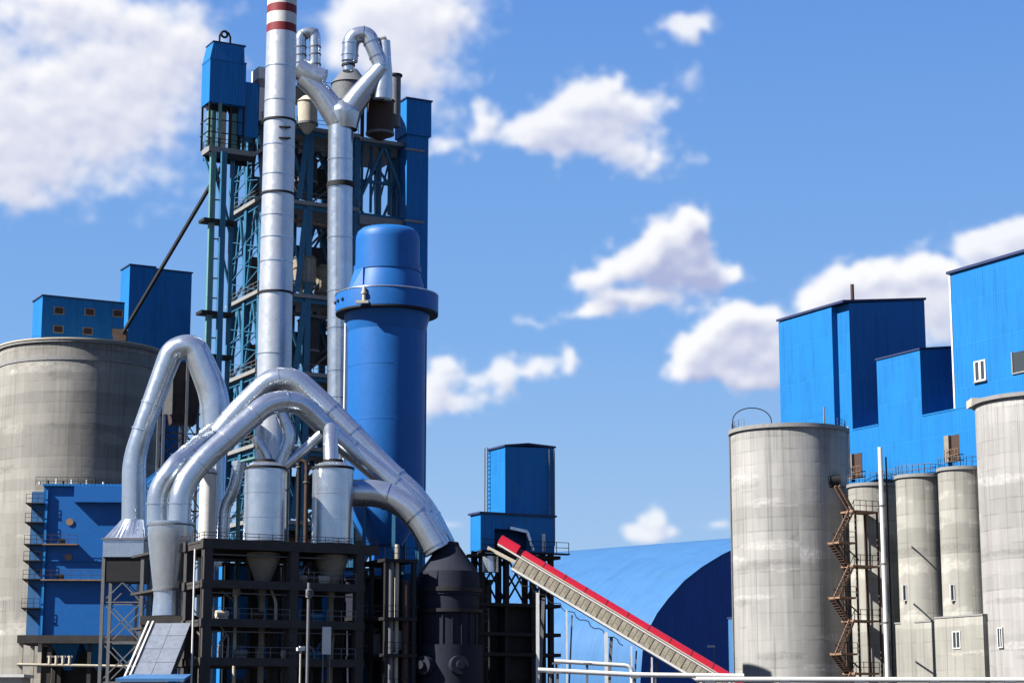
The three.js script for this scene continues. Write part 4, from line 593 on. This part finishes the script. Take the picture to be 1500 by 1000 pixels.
{
  const D = 199, o = ductThing('front_duct', 'long silver duct arching in front from the twin hopper to the mill', [[262, 768, 199], [264, 716, 199], [296, 674, 200], [394, 588, 203], [438, 588, 204.5], [486, 636, 206], [572, 706, 207], [622, 752, 207], [646, 806, 206]], D, metres(16.5, 650, D), 2.6, { every: 4.0 }), base = o.position.clone(), L = (px, py, d = D) => W(px, py, d).sub(base);
  const tw = ductThing('twin_duct', 'shorter silver duct running parallel behind the long front duct', [[230, 768], [230, 718], [256, 682], [300, 646, 207], [316, 632, 220]], 200.6, metres(15.5, 680, 200.6), 2.6, { every: 4.0 });
  const hp = thing('twin_hopper', 'silver tapered hopper collecting two ducts above a concrete beam', 'hopper', V(W(246, 900, 199.8).x, 0, -199.8)), Y = py => W(246, py, 199.8).y, r = p => metres(p, 830, 199.8);
  mesh('mouth', lathe([[r(34), Y(768)], [r(33), Y(790)], [r(24), Y(858)], [r(22), Y(872)], [r(23.5), Y(902)]], 40), M.duct, hp); mesh('lid', cyl(r(34.5), r(34.5), Y(768), Y(765), 40), M.ductB, hp); mesh('rim', cyl(r(35.2), r(35.2), Y(771), Y(768.5), 40), M.grey, hp); mesh('waist_ring', cyl(r(24.5), r(24.5), Y(866), Y(862), 40), M.grey, hp);
  const y = Y(903); mesh('support_beam', [bb(-2.4, 2.9, y - 0.85, y - 0.02, -1.7, -0.9), bb(-2.4, 2.9, y - 0.85, y - 0.02, 0.9, 1.7), bb(-2.4, -1.7, y - 0.85, y - 0.02, -0.89, 0.89), bb(2.2, 2.9, y - 0.85, y - 0.02, -0.89, 0.89)], M.frame, hp); for (const x of [-2, 2.5]) for (const z of [-1.3, 1.3]) mesh('support_column', bb(x - 0.3, x + 0.3, 0, y - 0.86, z - 0.3, z + 0.3), M.frame, hp);
  const dp = metres(11.5, 660, D); mesh('drop_pipe', pipe([L(484, 628, 205), L(484, 650, 203), L(485, 690, 201.8)], dp, 22), M.duct, o);
}
ductThing('elbow_duct', 'thick silver elbow duct from the side of one tank down to the mill', [[512, 722], [562, 722], [606, 748], [640, 806]], 204, metres(20, 740, 204), 3.6, { m: M.ductB, every: 2.6, foot: V(W(640, 806, 204).x, 0, -204) });
{ // small criss-cross feed pipes above the tanks
  const D = 204; for (const [label, list, r] of [['thin silver feed pipe bending down, the one farthest from the elbow duct', [[372, 640], [392, 668], [396, 690]], 7], ['silver feed pipe dropping from the arch between the tanks', [[412, 606], [426, 640], [410, 682]], 10], ['straight silver feed pipe slanting across between the tanks', [[470, 636], [440, 664], [408, 690]], 7.5]]) ductThing('feed_pipe', label, list, D, metres(r, 650, D), 1.2, { m: M.ductB, every: 2.2 });
}
// ---------------------------------------------------------------- concrete frame with the two tanks
{
  const c = corner(300, 272, 528, 788, 193), o = thing('tank_frame', 'four storey dark concrete frame under the two silver tanks', 'frame', c.base, TURN), ys = [788, 848, 905, 962].map(p => W(300, p, 193).y), xs = [0.4, c.a * 0.57, c.a], zs = [-0.4, -c.b, -c.b * 2];
  for (const x of xs) for (const z of zs) mesh('column', bb(x - 0.42, x + 0.42, 0, ys[0] - 0.9, z - 0.42, z + 0.42), M.frame, o);
  ys.forEach((y, i) => { const t = i ? 0.75 : 0.9; for (const z of zs) mesh('beam', bb(-0.2, c.a + (i ? 0.5 : 2), y - t, y, z - 0.3, z + 0.47), M.frame, o); for (const x of xs) mesh('cross_beam', bb(x - 0.34, x + 0.34, y - t + 0.05, y - 0.05, zs[2] + 0.48, zs[0] - 0.31), M.frame, o); if (i < 3) mesh('floor', bb(0, c.a * (i ? 0.57 : 1.06), y - 0.3, y - 0.06, -22.4, zs[0] - 0.31), M.frame, o); });  // floors carried far back, added to keep skylight out of the frame
  railing([V(-0.1, ys[0], -c.b * 2), V(-0.1, ys[0], 0), V(c.a + 1.8, ys[0], 0)], M.brown, o, 0.6, 1.4, 0.05);
  for (const i of [1, 2]) railing([V(xs[1] + 0.5, ys[i], 0.1), V(xs[2] - 0.5, ys[i], 0.1)], M.grey, o, 1, 1.5, 0.05);
  { const Rr = rng(99), ms = [M.grey, M.khaki, M.brown, M.cream, M.teal];
    for (let k = 0; k < 16; k++) { const x = 0.9 + Rr() * (c.a - 1.8), z = -0.7 - Rr() * 3.2, y0 = ys[1 + Math.floor(Rr() * 3)], hgt = 1.2 + 2.4 * Rr(); mesh('service_pipe', pipe(fillet([V(x, y0 - 0.1, z), V(x, y0 + hgt * 0.6, z), V(x + (Rr() - 0.5) * 3, y0 + hgt, z - 0.4)], 0.4), 0.07 + 0.1 * Rr(), 10), ms[k % 5], o); }
    for (const i of [1, 2, 3]) { mesh('cable_tray', bb(0.9, c.a - 0.5, ys[i] + 2.4, ys[i] + 2.5, -1.2, -0.8), M.grey, o); for (let k = 0; k < 3; k++) { const x = 2 + Rr() * (c.a - 4); mesh('motor', [cyl(0.35, 0.35, -0.6, 0.6, 16).rotateZ(Math.PI / 2).translate(x, ys[i] + 0.5, -1.6), bb(x - 0.5, x + 0.5, ys[i], ys[i] + 0.2, -1.95, -1.25)], ms[(k + i) % 5], o); } }
    railing([V(0.9, ys[2], 0.2), V(xs[1] - 0.5, ys[2], 0.2)], M.grey, o, 1, 1.4, 0.045); railing([V(0.9, ys[3], 0.2), V(xs[2] - 0.5, ys[3], 0.2)], M.grey, o, 1, 1.4, 0.045); }
  mesh('drain_pipe', pipe([V(-0.75, 0, -0.6), V(-0.75, ys[0] - 1, -0.6)], 0.1, 8), M.white, o);
  const top = ys[0] + 0.01;
  for (const [px, label] of [[386, 'silver tank on the concrete frame with feed pipes bending into its top'], [486, 'silver tank with the elbow duct leaving its side']]) {
    const D = px < 400 ? 198.6 : 201.6, b = W(px, 784, D), t = thing('process_tank', label, 'tank', V(b.x, top, b.z), 0, 'silver tanks on the frame'), r = metres(30, 740, D), h = W(px, 686, D).y - top;
    const cuts = [0, 0.33, 0.66, 1]; for (let k = 0; k < 3; k++) mesh('shell_course', cyl(r, r, h * cuts[k], h * cuts[k + 1], 44), M.duct, t); for (const k of [0.33, 0.66]) mesh('seam_ring', cyl(r + 0.03, r + 0.03, h * k - 0.04, h * k + 0.04, 44), M.ductB, t);
    mesh('top_rim', cyl(r + 0.1, r + 0.1, h - 0.15, h + 0.1, 44), M.steelDark, t); mesh('crown', lathe([[r, h + 0.1], [r * 0.7, h + 0.5], [r * 0.35, h + 0.65], [0.01, h + 0.65]], 44), M.ductB, t); mesh('neck_flange', cyl(r * 0.5, r * 0.5, h + 0.5, h + 0.85, 30), M.steelDark, t); mesh('base_ring', cyl(r + 0.15, r + 0.15, 0, 0.15, 44), M.frame, t);
    const hp = thing('discharge_hopper', px < 400 ? 'dark discharge hopper hanging in the frame below the tank with feed pipes' : 'dark discharge hopper hanging in the frame below the tank with the elbow', 'hopper', V(b.x, 0, b.z), 0); const yh = ys[0] - 0.95; mesh('cone', lathe([[0.35, yh - 4.2], [0.4, yh - 3.6], [1.6, yh - 0.6], [1.6, yh]], 28), M.khaki, hp); mesh('outlet_pipe', cyl(0.3, 0.3, 0, yh - 4.2, 14), M.khaki, hp);
  }
}
{ // slim white vessel and round vessel left of the tanks
  const b = W(302, 790, 206), o = thing('white_vessel', 'slim white domed vessel between the twin hopper and the tanks', 'vessel', V(b.x, 0, b.z)), y = W(302, 692, 206).y; mesh('shell', cyl(0.82, 0.82, 0, y, 28), M.white, o); mesh('dome', lathe([[0.82, y], [0.7, y + 0.3], [0.4, y + 0.5], [0.01, y + 0.55]], 28), M.white, o); mesh('ring', cyl(0.9, 0.9, y - 0.2, y - 0.05, 28), M.grey, o);
  ductThing('side_elbow', 'short bent silver pipe squeezed between white vessel and tanks', [[350, 676], [343, 716], [328, 742], [326, 800]], 207, metres(9, 740, 207), 2, { every: 1.8, foot: V(W(326, 800, 207).x, 0, -207) });
  const words = ['thin grey pipe behind the tank with the feed pipes', 'thin dark pipe standing between the two tanks', 'slim brown pipe close beside the tank with the elbow duct', 'thin green pipe next to the short bent silver pipe'];
  [[420, 700, M.grey], [438, 668, M.steelDark], [449, 690, M.brown], [350, 690, M.green]].forEach(([px, py, m], k) => { const t = W(px, py, 208), o = thing('standpipe', words[k], 'pipe', V(t.x, 0, t.z)); mesh('shaft', cyl(0.22, 0.22, 0, t.y, 12), m, o); mesh('elbow', pipe(fillet([V(0, t.y - 0.05, 0), V(0, t.y + 0.9, 0), V(k % 2 ? 1.6 : -1.4, t.y + 1.3, 0)], 0.6), 0.22, 12), m, o); mesh('flange', cyl(0.34, 0.34, t.y - 1.2, t.y - 1.05, 12), M.grey, o); });
}
// ---------------------------------------------------------------- mill, mill house, dark steelwork
{
  const D = 205, b = W(657, 900, D), o = thing('vertical_mill', 'dark round mill with a coned top under the duct ends', 'mill', V(b.x, 0, b.z)), Y = py => W(657, py, D).y, r = (p, py = 900) => metres(p, py, D);
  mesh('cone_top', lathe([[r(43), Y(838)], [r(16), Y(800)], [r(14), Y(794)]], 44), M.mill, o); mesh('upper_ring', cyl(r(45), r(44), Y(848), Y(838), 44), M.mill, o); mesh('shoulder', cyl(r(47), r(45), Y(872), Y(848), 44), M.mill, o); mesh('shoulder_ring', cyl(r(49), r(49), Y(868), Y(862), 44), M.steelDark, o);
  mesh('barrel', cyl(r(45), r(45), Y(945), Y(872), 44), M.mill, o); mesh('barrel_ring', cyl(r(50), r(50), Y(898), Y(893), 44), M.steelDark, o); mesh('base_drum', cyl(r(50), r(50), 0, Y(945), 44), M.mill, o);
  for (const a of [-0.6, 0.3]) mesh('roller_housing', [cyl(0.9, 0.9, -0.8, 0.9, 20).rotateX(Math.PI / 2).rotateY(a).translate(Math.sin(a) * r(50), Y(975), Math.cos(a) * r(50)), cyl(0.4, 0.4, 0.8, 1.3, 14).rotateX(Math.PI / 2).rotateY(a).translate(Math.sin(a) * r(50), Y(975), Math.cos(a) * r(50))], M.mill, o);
  for (let k = 0; k < 10; k++) { const a = -1.4 + k * 0.31; mesh('stiffener', bb(-0.05, 0.05, Y(945), Y(898), 0, 0.14).translate(0, 0, r(45) - 0.02).rotateY(a), M.steelDark, o); }
}
{
  const c = corner(532, 300, 716, 842, 221), o = thing('mill_house', 'dark steel mill house with open floors behind the tanks and mill', 'building', c.base, TURN), H = c.h;
  const wallZ = -9; const xs = [0, c.a * 0.25, c.a * 0.5, c.a * 0.75, c.a];
  for (const x of xs) mesh('column', bb(x - 0.35, x + 0.35, 0, H, -0.7, 0), M.steelDark, o);
  for (const y of [4.5, 9, 13.2, H]) { mesh('floor', bb(-0.5, c.a + 0.4, y - 0.4, y, wallZ, 0.3), M.steelDark, o); railing([V(-0.4, y, 0.25), V(c.a, y, 0.25)], M.grey, o, 1.1, 1.6, 0.05); }
  mesh('dark_backing', bb(0, c.a, 0, H - 0.41, wallZ - 0.3, wallZ), M.mill, o); mesh('side_wall', bb(-0.35, -0.05, 0, H - 0.41, wallZ, -0.71), M.mill, o);
  for (const [x, y, m] of [[2, 9, M.grey], [5.5, 4.5, M.blue], [8, 9, M.frame], [11, 4.5, M.grey]]) mesh('floor_machine', [cyl(0.9, 0.9, y, y + 2.4, 20).translate(x, 0, -2), cyl(0.3, 0.9, y + 2.4, y + 3.0, 20).translate(x, 0, -2)], m, o);
}
{ // pipe rack left of the mill, side sheet added to shade the mill
  const c = corner(566, 556, 606, 818, 200), o = thing('mill_rack', 'tall dark steel rack full of pipes between tank frame and mill', 'rack', c.base, TURN), H = c.h, b = 7;
  for (const x of [0, c.a]) for (const z of [0, -b / 2, -b]) mesh('column', bb(x - 0.2, x + 0.2, 0, H, z - 0.2, z + 0.2), M.steelDark, o);
  for (const y of [5, 8.5, 12, H]) { mesh('floor', bb(-0.3, c.a + 0.3, y - 0.3, y, -b - 0.2, 0.3), M.steelDark, o); railing([V(-0.25, y, 0.25), V(c.a + 0.2, y, 0.25)], M.steelDark, o, 1.1, 1, 0.05); }
  mesh('shade_sheet', bb(c.a + 0.31, c.a + 0.37, 3, H - 1.2, -b, -0.4), M.blue, o);
  for (const [x, z, y0, y1, r, m] of [[0.7, -0.5, 0, H, 0.3, M.grey], [1.5, -0.8, 4, H + 1.5, 0.22, M.cream], [2.3, -0.4, 0, H - 2, 0.35, M.brown]]) mesh('riser', cyl(r, r, y0, y1, 14).translate(x, 0, z), m, o);
  mesh('fan_housing', [cyl(1.0, 1.0, -0.5, 0.5, 24).rotateX(Math.PI / 2).translate(1.5, 9.8, -1.2), bb(1.5, 2.6, 9.8, 10.8, -1.6, -0.8)], M.grey, o);
}
{ // loose things inside the tank frame
  const put = (name, label, cat, px, py, D, build) => { const q = W(px, py, D), o = thing(name, label, cat, V(q.x, 0, q.z), TURN); build(o, q.y); };
  put('white_board', 'white upright board inside the concrete tank frame', 'board', 478, 938, 197.6, (o, y) => { mesh('panel', bb(-0.45, 0.45, y - 1.3, y + 1.3, -0.04, 0.04), M.white, o); mesh('post', [bb(-0.4, -0.3, 0, y - 1.3, -0.05, 0.05), bb(0.3, 0.4, 0, y - 1.3, -0.05, 0.05)], M.grey, o); });
  put('lamp_post', 'slim pale lamp post in front of the tank frame', 'lamp', 440, 953, 189, (o, y) => { mesh('post', cyl(0.1, 0.08, 0, y, 10), M.cream, o); mesh('lamp_head', [bb(-0.35, 0.35, y, y + 0.3, -0.2, 0.2), bb(-0.1, 0.4, y + 0.3, y + 0.42, -0.15, 0.15)], M.white, o); });
  const steps = [['thin cream pipe on the second floor of the tank frame', 345, 870, M.cream], ['thin grey pipe on the second floor of the tank frame', 452, 872, M.grey]];
  steps.forEach(([l, px, py, m]) => put('valve_pipe', l, 'pipe', px, py, 196.8, (o, y) => { mesh('shaft', cyl(0.16, 0.16, 0, y + 1.2, 10), m, o); mesh('handwheel', new THREE.TorusGeometry(0.32, 0.06, 6, 16).translate(0, y + 0.2, 0.3), m, o); mesh('valve_body', cyl(0.3, 0.3, y - 0.2, y + 0.6, 12), m, o); }));
}
{ // rear wall of the plant's kiln building behind the tank frame
  const c = corner(540, 262, 556, 836, 226), o = thing('kiln_building', 'dark kiln building closing the view behind the concrete tank frame', 'building', c.base, TURN);
  const A = W(262, 900, 216), q = local(o, A);
  mesh('wall', bb(-17, 0, 0, c.h, -1, 0), M.blue, o); mesh('parapet', bb(-17.1, 0.1, c.h, c.h + 0.3, -1.1, 0.1), M.steelDark, o);
  for (let k = 0; k < 6; k++) mesh('pilaster', bb(-16.8 + k * 3.2, -16.3 + k * 3.2, 0, c.h, 0.003, 0.3), M.steelDark, o);
  for (let k = 0; k < 5; k++) for (const y of [5, 10]) { const x = -15 + k * 3.2, f = mesh('window', bb(x - 0.8, x + 0.8, y, y + 1.6, 0.003, 0.08), M.grey, o); mesh('pane', bb(x - 0.7, x + 0.7, y + 0.1, y + 1.5, 0.082, 0.1), M.pane, f); }
}
{ // brown lattice stand behind the steep duct
  const D = 238, b = W(262, 700, D), o = thing('lattice_stand', 'brown hopper on a lattice stand seen through the steep duct arch', 'stand', V(b.x, 0, b.z), 0.3), y0 = W(262, 622, D).y, y1 = W(262, 535, D).y, w = 2.3;
  mesh('hopper', prism([V(-1.2, y0, -1.2), V(-1.2, y0, 1.2), V(1.6, y0, 1.2), V(1.6, y0, -1.2)], [V(-w, y1, -w), V(-w, y1, w), V(w, y1, w), V(w, y1, -w)]), M.brown, o); mesh('hopper_side', bb(-w - 0.05, -w + 0.9, y0 + 0.8, y1 - 0.8, w + 0.003, w + 0.2), M.cream, o);
  for (const x of [-w, 0.3, w]) for (const z of [-w, w]) mesh('leg', bb(x - 0.16, x + 0.16, 0, y1, z - 0.16, z + 0.16), M.grey, o);
  for (const z of [-w, w]) for (let y = 8; y < y0; y += 3) { mesh('brace', [bar(V(-w, y, z), V(0.3, y + 3, z), 0.12), bar(V(0.3, y, z), V(-w, y + 3, z), 0.12), bar(V(0.3, y, z), V(w, y + 3, z), 0.12), bar(V(w, y, z), V(0.3, y + 3, z), 0.12), bar(V(-w, y, z), V(w, y, z), 0.15)], M.steelDark, o); }
}
{ // dark blue inclined gallery low behind the ducts
  const A = W(196, 738, 232), B = W(330, 628, 232), base = V(A.x, 0, A.z), o = thing('inclined_gallery', 'dark blue inclined gallery passing behind the steep duct', 'gallery', base), P = A.clone().sub(base), Q = B.clone().sub(base);
  mesh('casing', bar(P, Q, 2.2, 2.2), M.blue, o); for (let k = 0; k <= 6; k++) { const m = P.clone().lerp(Q, k / 6); mesh('rib', bar(m.clone().add(V(0.9, -1.3, 1.2)), m.clone().add(V(-0.9, 1.3, 1.2)), 0.12), M.grey, o); } for (const k of [0.1, 0.5, 0.9]) { const m = P.clone().lerp(Q, k); mesh('trestle', [bar(V(m.x - 0.8, 0, m.z), V(m.x, m.y - 1, m.z), 0.25), bar(V(m.x + 0.8, 0, m.z), V(m.x, m.y - 1, m.z), 0.25)], M.steelDark, o); }
}
// ---------------------------------------------------------------- blue dust collector on the left
{
  const turn = 4 * Math.PI / 180, c = corner(64, null, 222, 712, 236, turn), o = thing('dust_collector', 'boxy blue dust collector with side ladders and rusty platforms', 'filter', c.base, turn), yb = W(64, 930, 236).y, H = c.h, dp = 8;
  mesh('casing', bb(0, c.a, yb, H, -dp, 0), M.vessel, o); mesh('roof_lip', bb(-0.1, c.a + 0.1, H, H + 0.25, -dp - 0.1, 0.45), M.blue, o); mesh('eave_box', bb(3.6, c.a, H - 1.9, H - 0.003, 0.003, 1.0), M.vessel, o);
  mesh('corner_post', bb(0.25, 0.55, yb, H - 0.5, 0.003, 0.45), M.blue, o); mesh('stiffener', [bb(0.6, c.a, yb + 8.4, yb + 8.55, 0.003, 0.2)], M.vessel, o);
  const sx = metres(18, 800, 236); mesh('lit_side_block', bb(-sx, -0.01, yb, H - 0.6, -3, -0.3), M.hall, o);  // added block, the sunlit side put into its paler blue
  for (const py of [737, 765, 797, 821, 848, 890]) { const y = rise(c.base, py); mesh('side_platform', bb(-sx - 0.5, 0.2, y - 0.12, y, -2.8, 0.75), M.steelDark, o); mesh('side_brace', bar(V(-sx - 0.4, y - 0.12, 0.4), V(-0.2, y - 1.3, -0.2), 0.1), M.steelDark, o); railing([V(-sx - 0.45, y, 0.7), V(0.15, y, 0.7)], M.steelDark, o, 1.0, 0.7, 0.05); }
  for (const [py, len] of [[797, 4.2], [849, 9.3]]) { const y = rise(c.base, py); mesh('front_platform', bb(0.2, len, y - 0.14, y, 0.01, 1.0), M.rust, o); railing([V(0.2, y, 0.98), V(len, y, 0.98)], M.brown, o, 1.0, 1.1, 0.045); const d = mesh('manhole', cyl(0.42, 0.42, 0, 0.12, 18).rotateX(Math.PI / 2).translate(3.1, y + 2.6, 0.01), M.rust, o); mesh('valve', bb(2.0, 2.7, y + 0.01, y + 0.6, 0.2, 0.7), M.steelDark, o); }
  for (let k = 0; k < 9; k++) mesh('pulse_valve', cyl(0.12, 0.12, H + 0.25, H + 0.6 + 0.5 * ((k * 37) % 5) / 5, 8).translate(-0.6 + k * 0.9, 0, -0.5 - (k % 3) * 0.4), k % 2 ? M.steelDark : M.white, o); railing([V(-1, H + 0.2, -0.2), V(c.a, H + 0.2, -0.2)], M.steelDark, o, 0.9, 1.2, 0.045);
  const yS = yb - 0.05; mesh('support_slab', bb(-sx - 0.7, c.a, yS - 0.9, yS, -dp, 1.2), M.frame, o); for (const x of [-sx - 0.3, 0.4, 1.5, 6, c.a - 0.5]) for (const z of [0.6, -dp + 0.6]) mesh('support_column', bb(x - 0.22, x + 0.22, 0, yS - 0.91, z - 0.22, z + 0.22), x < 0.5 ? M.cream : M.frame, o);
  for (const x of [3, 6.6, 9.8]) mesh('dust_hopper', prism([V(x - 0.4, yS - 3.8, -4.4), V(x - 0.4, yS - 3.8, -3.6), V(x + 0.4, yS - 3.8, -3.6), V(x + 0.4, yS - 3.8, -4.4)], [V(x - 1.6, yS - 0.91, -6.5), V(x - 1.6, yS - 0.91, -1), V(x + 1.6, yS - 0.91, -1), V(x + 1.6, yS - 0.91, -6.5)]), M.blue, o);
  mesh('dark_backing', bb(-1, c.a, 0, yS - 0.91, -dp - 0.3, -dp + 0.1), M.frame, o); mesh('service_pipe', pipe([V(-sx - 0.6, yS - 3.3, 1), V(c.a, yS - 3.5, 1)], 0.16, 10), M.cream, o);  // dark sheet stands in for the shaded space under the casing
  for (let k = 0; k < 4; k++) mesh('valve_row', [cyl(0.18, 0.18, yS - 3.2, yS - 2.3, 10), bb(-0.3, 0.3, yS - 2.5, yS - 2.3, -0.1, 0.1)].map(g => g.translate(1.6 + k * 0.75, 0, 1)), M.cream, o);
}
{ // sloping gallery and shed bottom left
  const A = W(252, 914, 196), B = W(220, 992, 188), base = V(B.x, 0, B.z), o = thing('sloping_gallery', 'grey panelled sloping gallery roof with white edge rails', 'gallery', base), d = B.clone().sub(A), a = A.clone().sub(base), across = V(1, 0, 0), w = 1.75;
  for (let i = 0; i < 4; i++) for (let j = 0; j < 2; j++) { const p = (s, t) => a.clone().addScaledVector(d, s).addScaledVector(across, t * w), s0 = i / 4 + 0.005, s1 = (i + 1) / 4 - 0.005, t0 = j - 1 + 0.01, t1 = j - 0.01, lift = V(0, 0.12 + 0.02 * ((i + j) % 2), 0); const q = [p(s0, t0), p(s1, t0), p(s1, t1), p(s0, t1)]; mesh('roof_panel', prism(q, q.map(v => v.clone().add(lift))), M.panel, o); }
  mesh('deck', prism([a.clone().addScaledVector(across, -w), a.clone().addScaledVector(d, 1.2).addScaledVector(across, -w), a.clone().addScaledVector(d, 1.2).addScaledVector(across, w), a.clone().addScaledVector(across, w)].map(v => v.clone().add(V(0, -0.9, 0))), [a.clone().addScaledVector(across, -w), a.clone().addScaledVector(d, 1.2).addScaledVector(across, -w), a.clone().addScaledVector(d, 1.2).addScaledVector(across, w), a.clone().addScaledVector(across, w)].map(v => v.clone().add(V(0, -0.02, 0)))), M.frame, o);
  for (const t of [-1.05, -1.3]) mesh('edge_rail', bar(a.clone().addScaledVector(across, t * w).add(V(0, 0.25, 0)), a.clone().addScaledVector(d, 1.05).addScaledVector(across, t * w).add(V(0, 0.25, 0)), 0.16), M.white, o);
  for (const s of [0.05, 0.95]) for (const t of [-0.9, 0.9]) { const p = a.clone().addScaledVector(d, s).addScaledVector(across, t * w); mesh('post', bar(V(p.x, 0, p.z), V(p.x, p.y - 0.9, p.z), 0.25), M.frame, o); }
  const c = corner(270, 176, null, 990, 184, -80 * Math.PI / 180), s0 = W(176, 991, 184), s1 = W(276, 991, 184), sh = thing('low_shed', 'low shed with a pale blue sheet roof at the foot of the sloping gallery', 'shed', V((s0.x + s1.x) / 2, 0, -184)), hw = (s1.x - s0.x) / 2;
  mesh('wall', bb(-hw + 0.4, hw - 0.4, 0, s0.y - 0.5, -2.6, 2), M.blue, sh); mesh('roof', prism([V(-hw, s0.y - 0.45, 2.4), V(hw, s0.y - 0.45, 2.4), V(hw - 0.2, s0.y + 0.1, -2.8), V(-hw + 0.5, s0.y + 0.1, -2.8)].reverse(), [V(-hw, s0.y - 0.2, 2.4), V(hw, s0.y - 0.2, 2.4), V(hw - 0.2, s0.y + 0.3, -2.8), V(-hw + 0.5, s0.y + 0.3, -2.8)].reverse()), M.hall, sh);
  const l0 = W(-30, 988, 215), l1 = W(42, 988, 215), lw = thing('pale_shed', 'pale roofed shed in front of the huge silo', 'shed', V((l0.x + l1.x) / 2, 0, -215)), hh = (l1.x - l0.x) / 2; mesh('wall', bb(-hh + 0.3, hh - 0.3, 0, l0.y - 0.3, -2, 2), M.cream, lw); mesh('roof', bb(-hh, hh, l0.y - 0.3, l0.y, -2.3, 2.3), M.white, lw);
}
renderer.render(scene, camera);
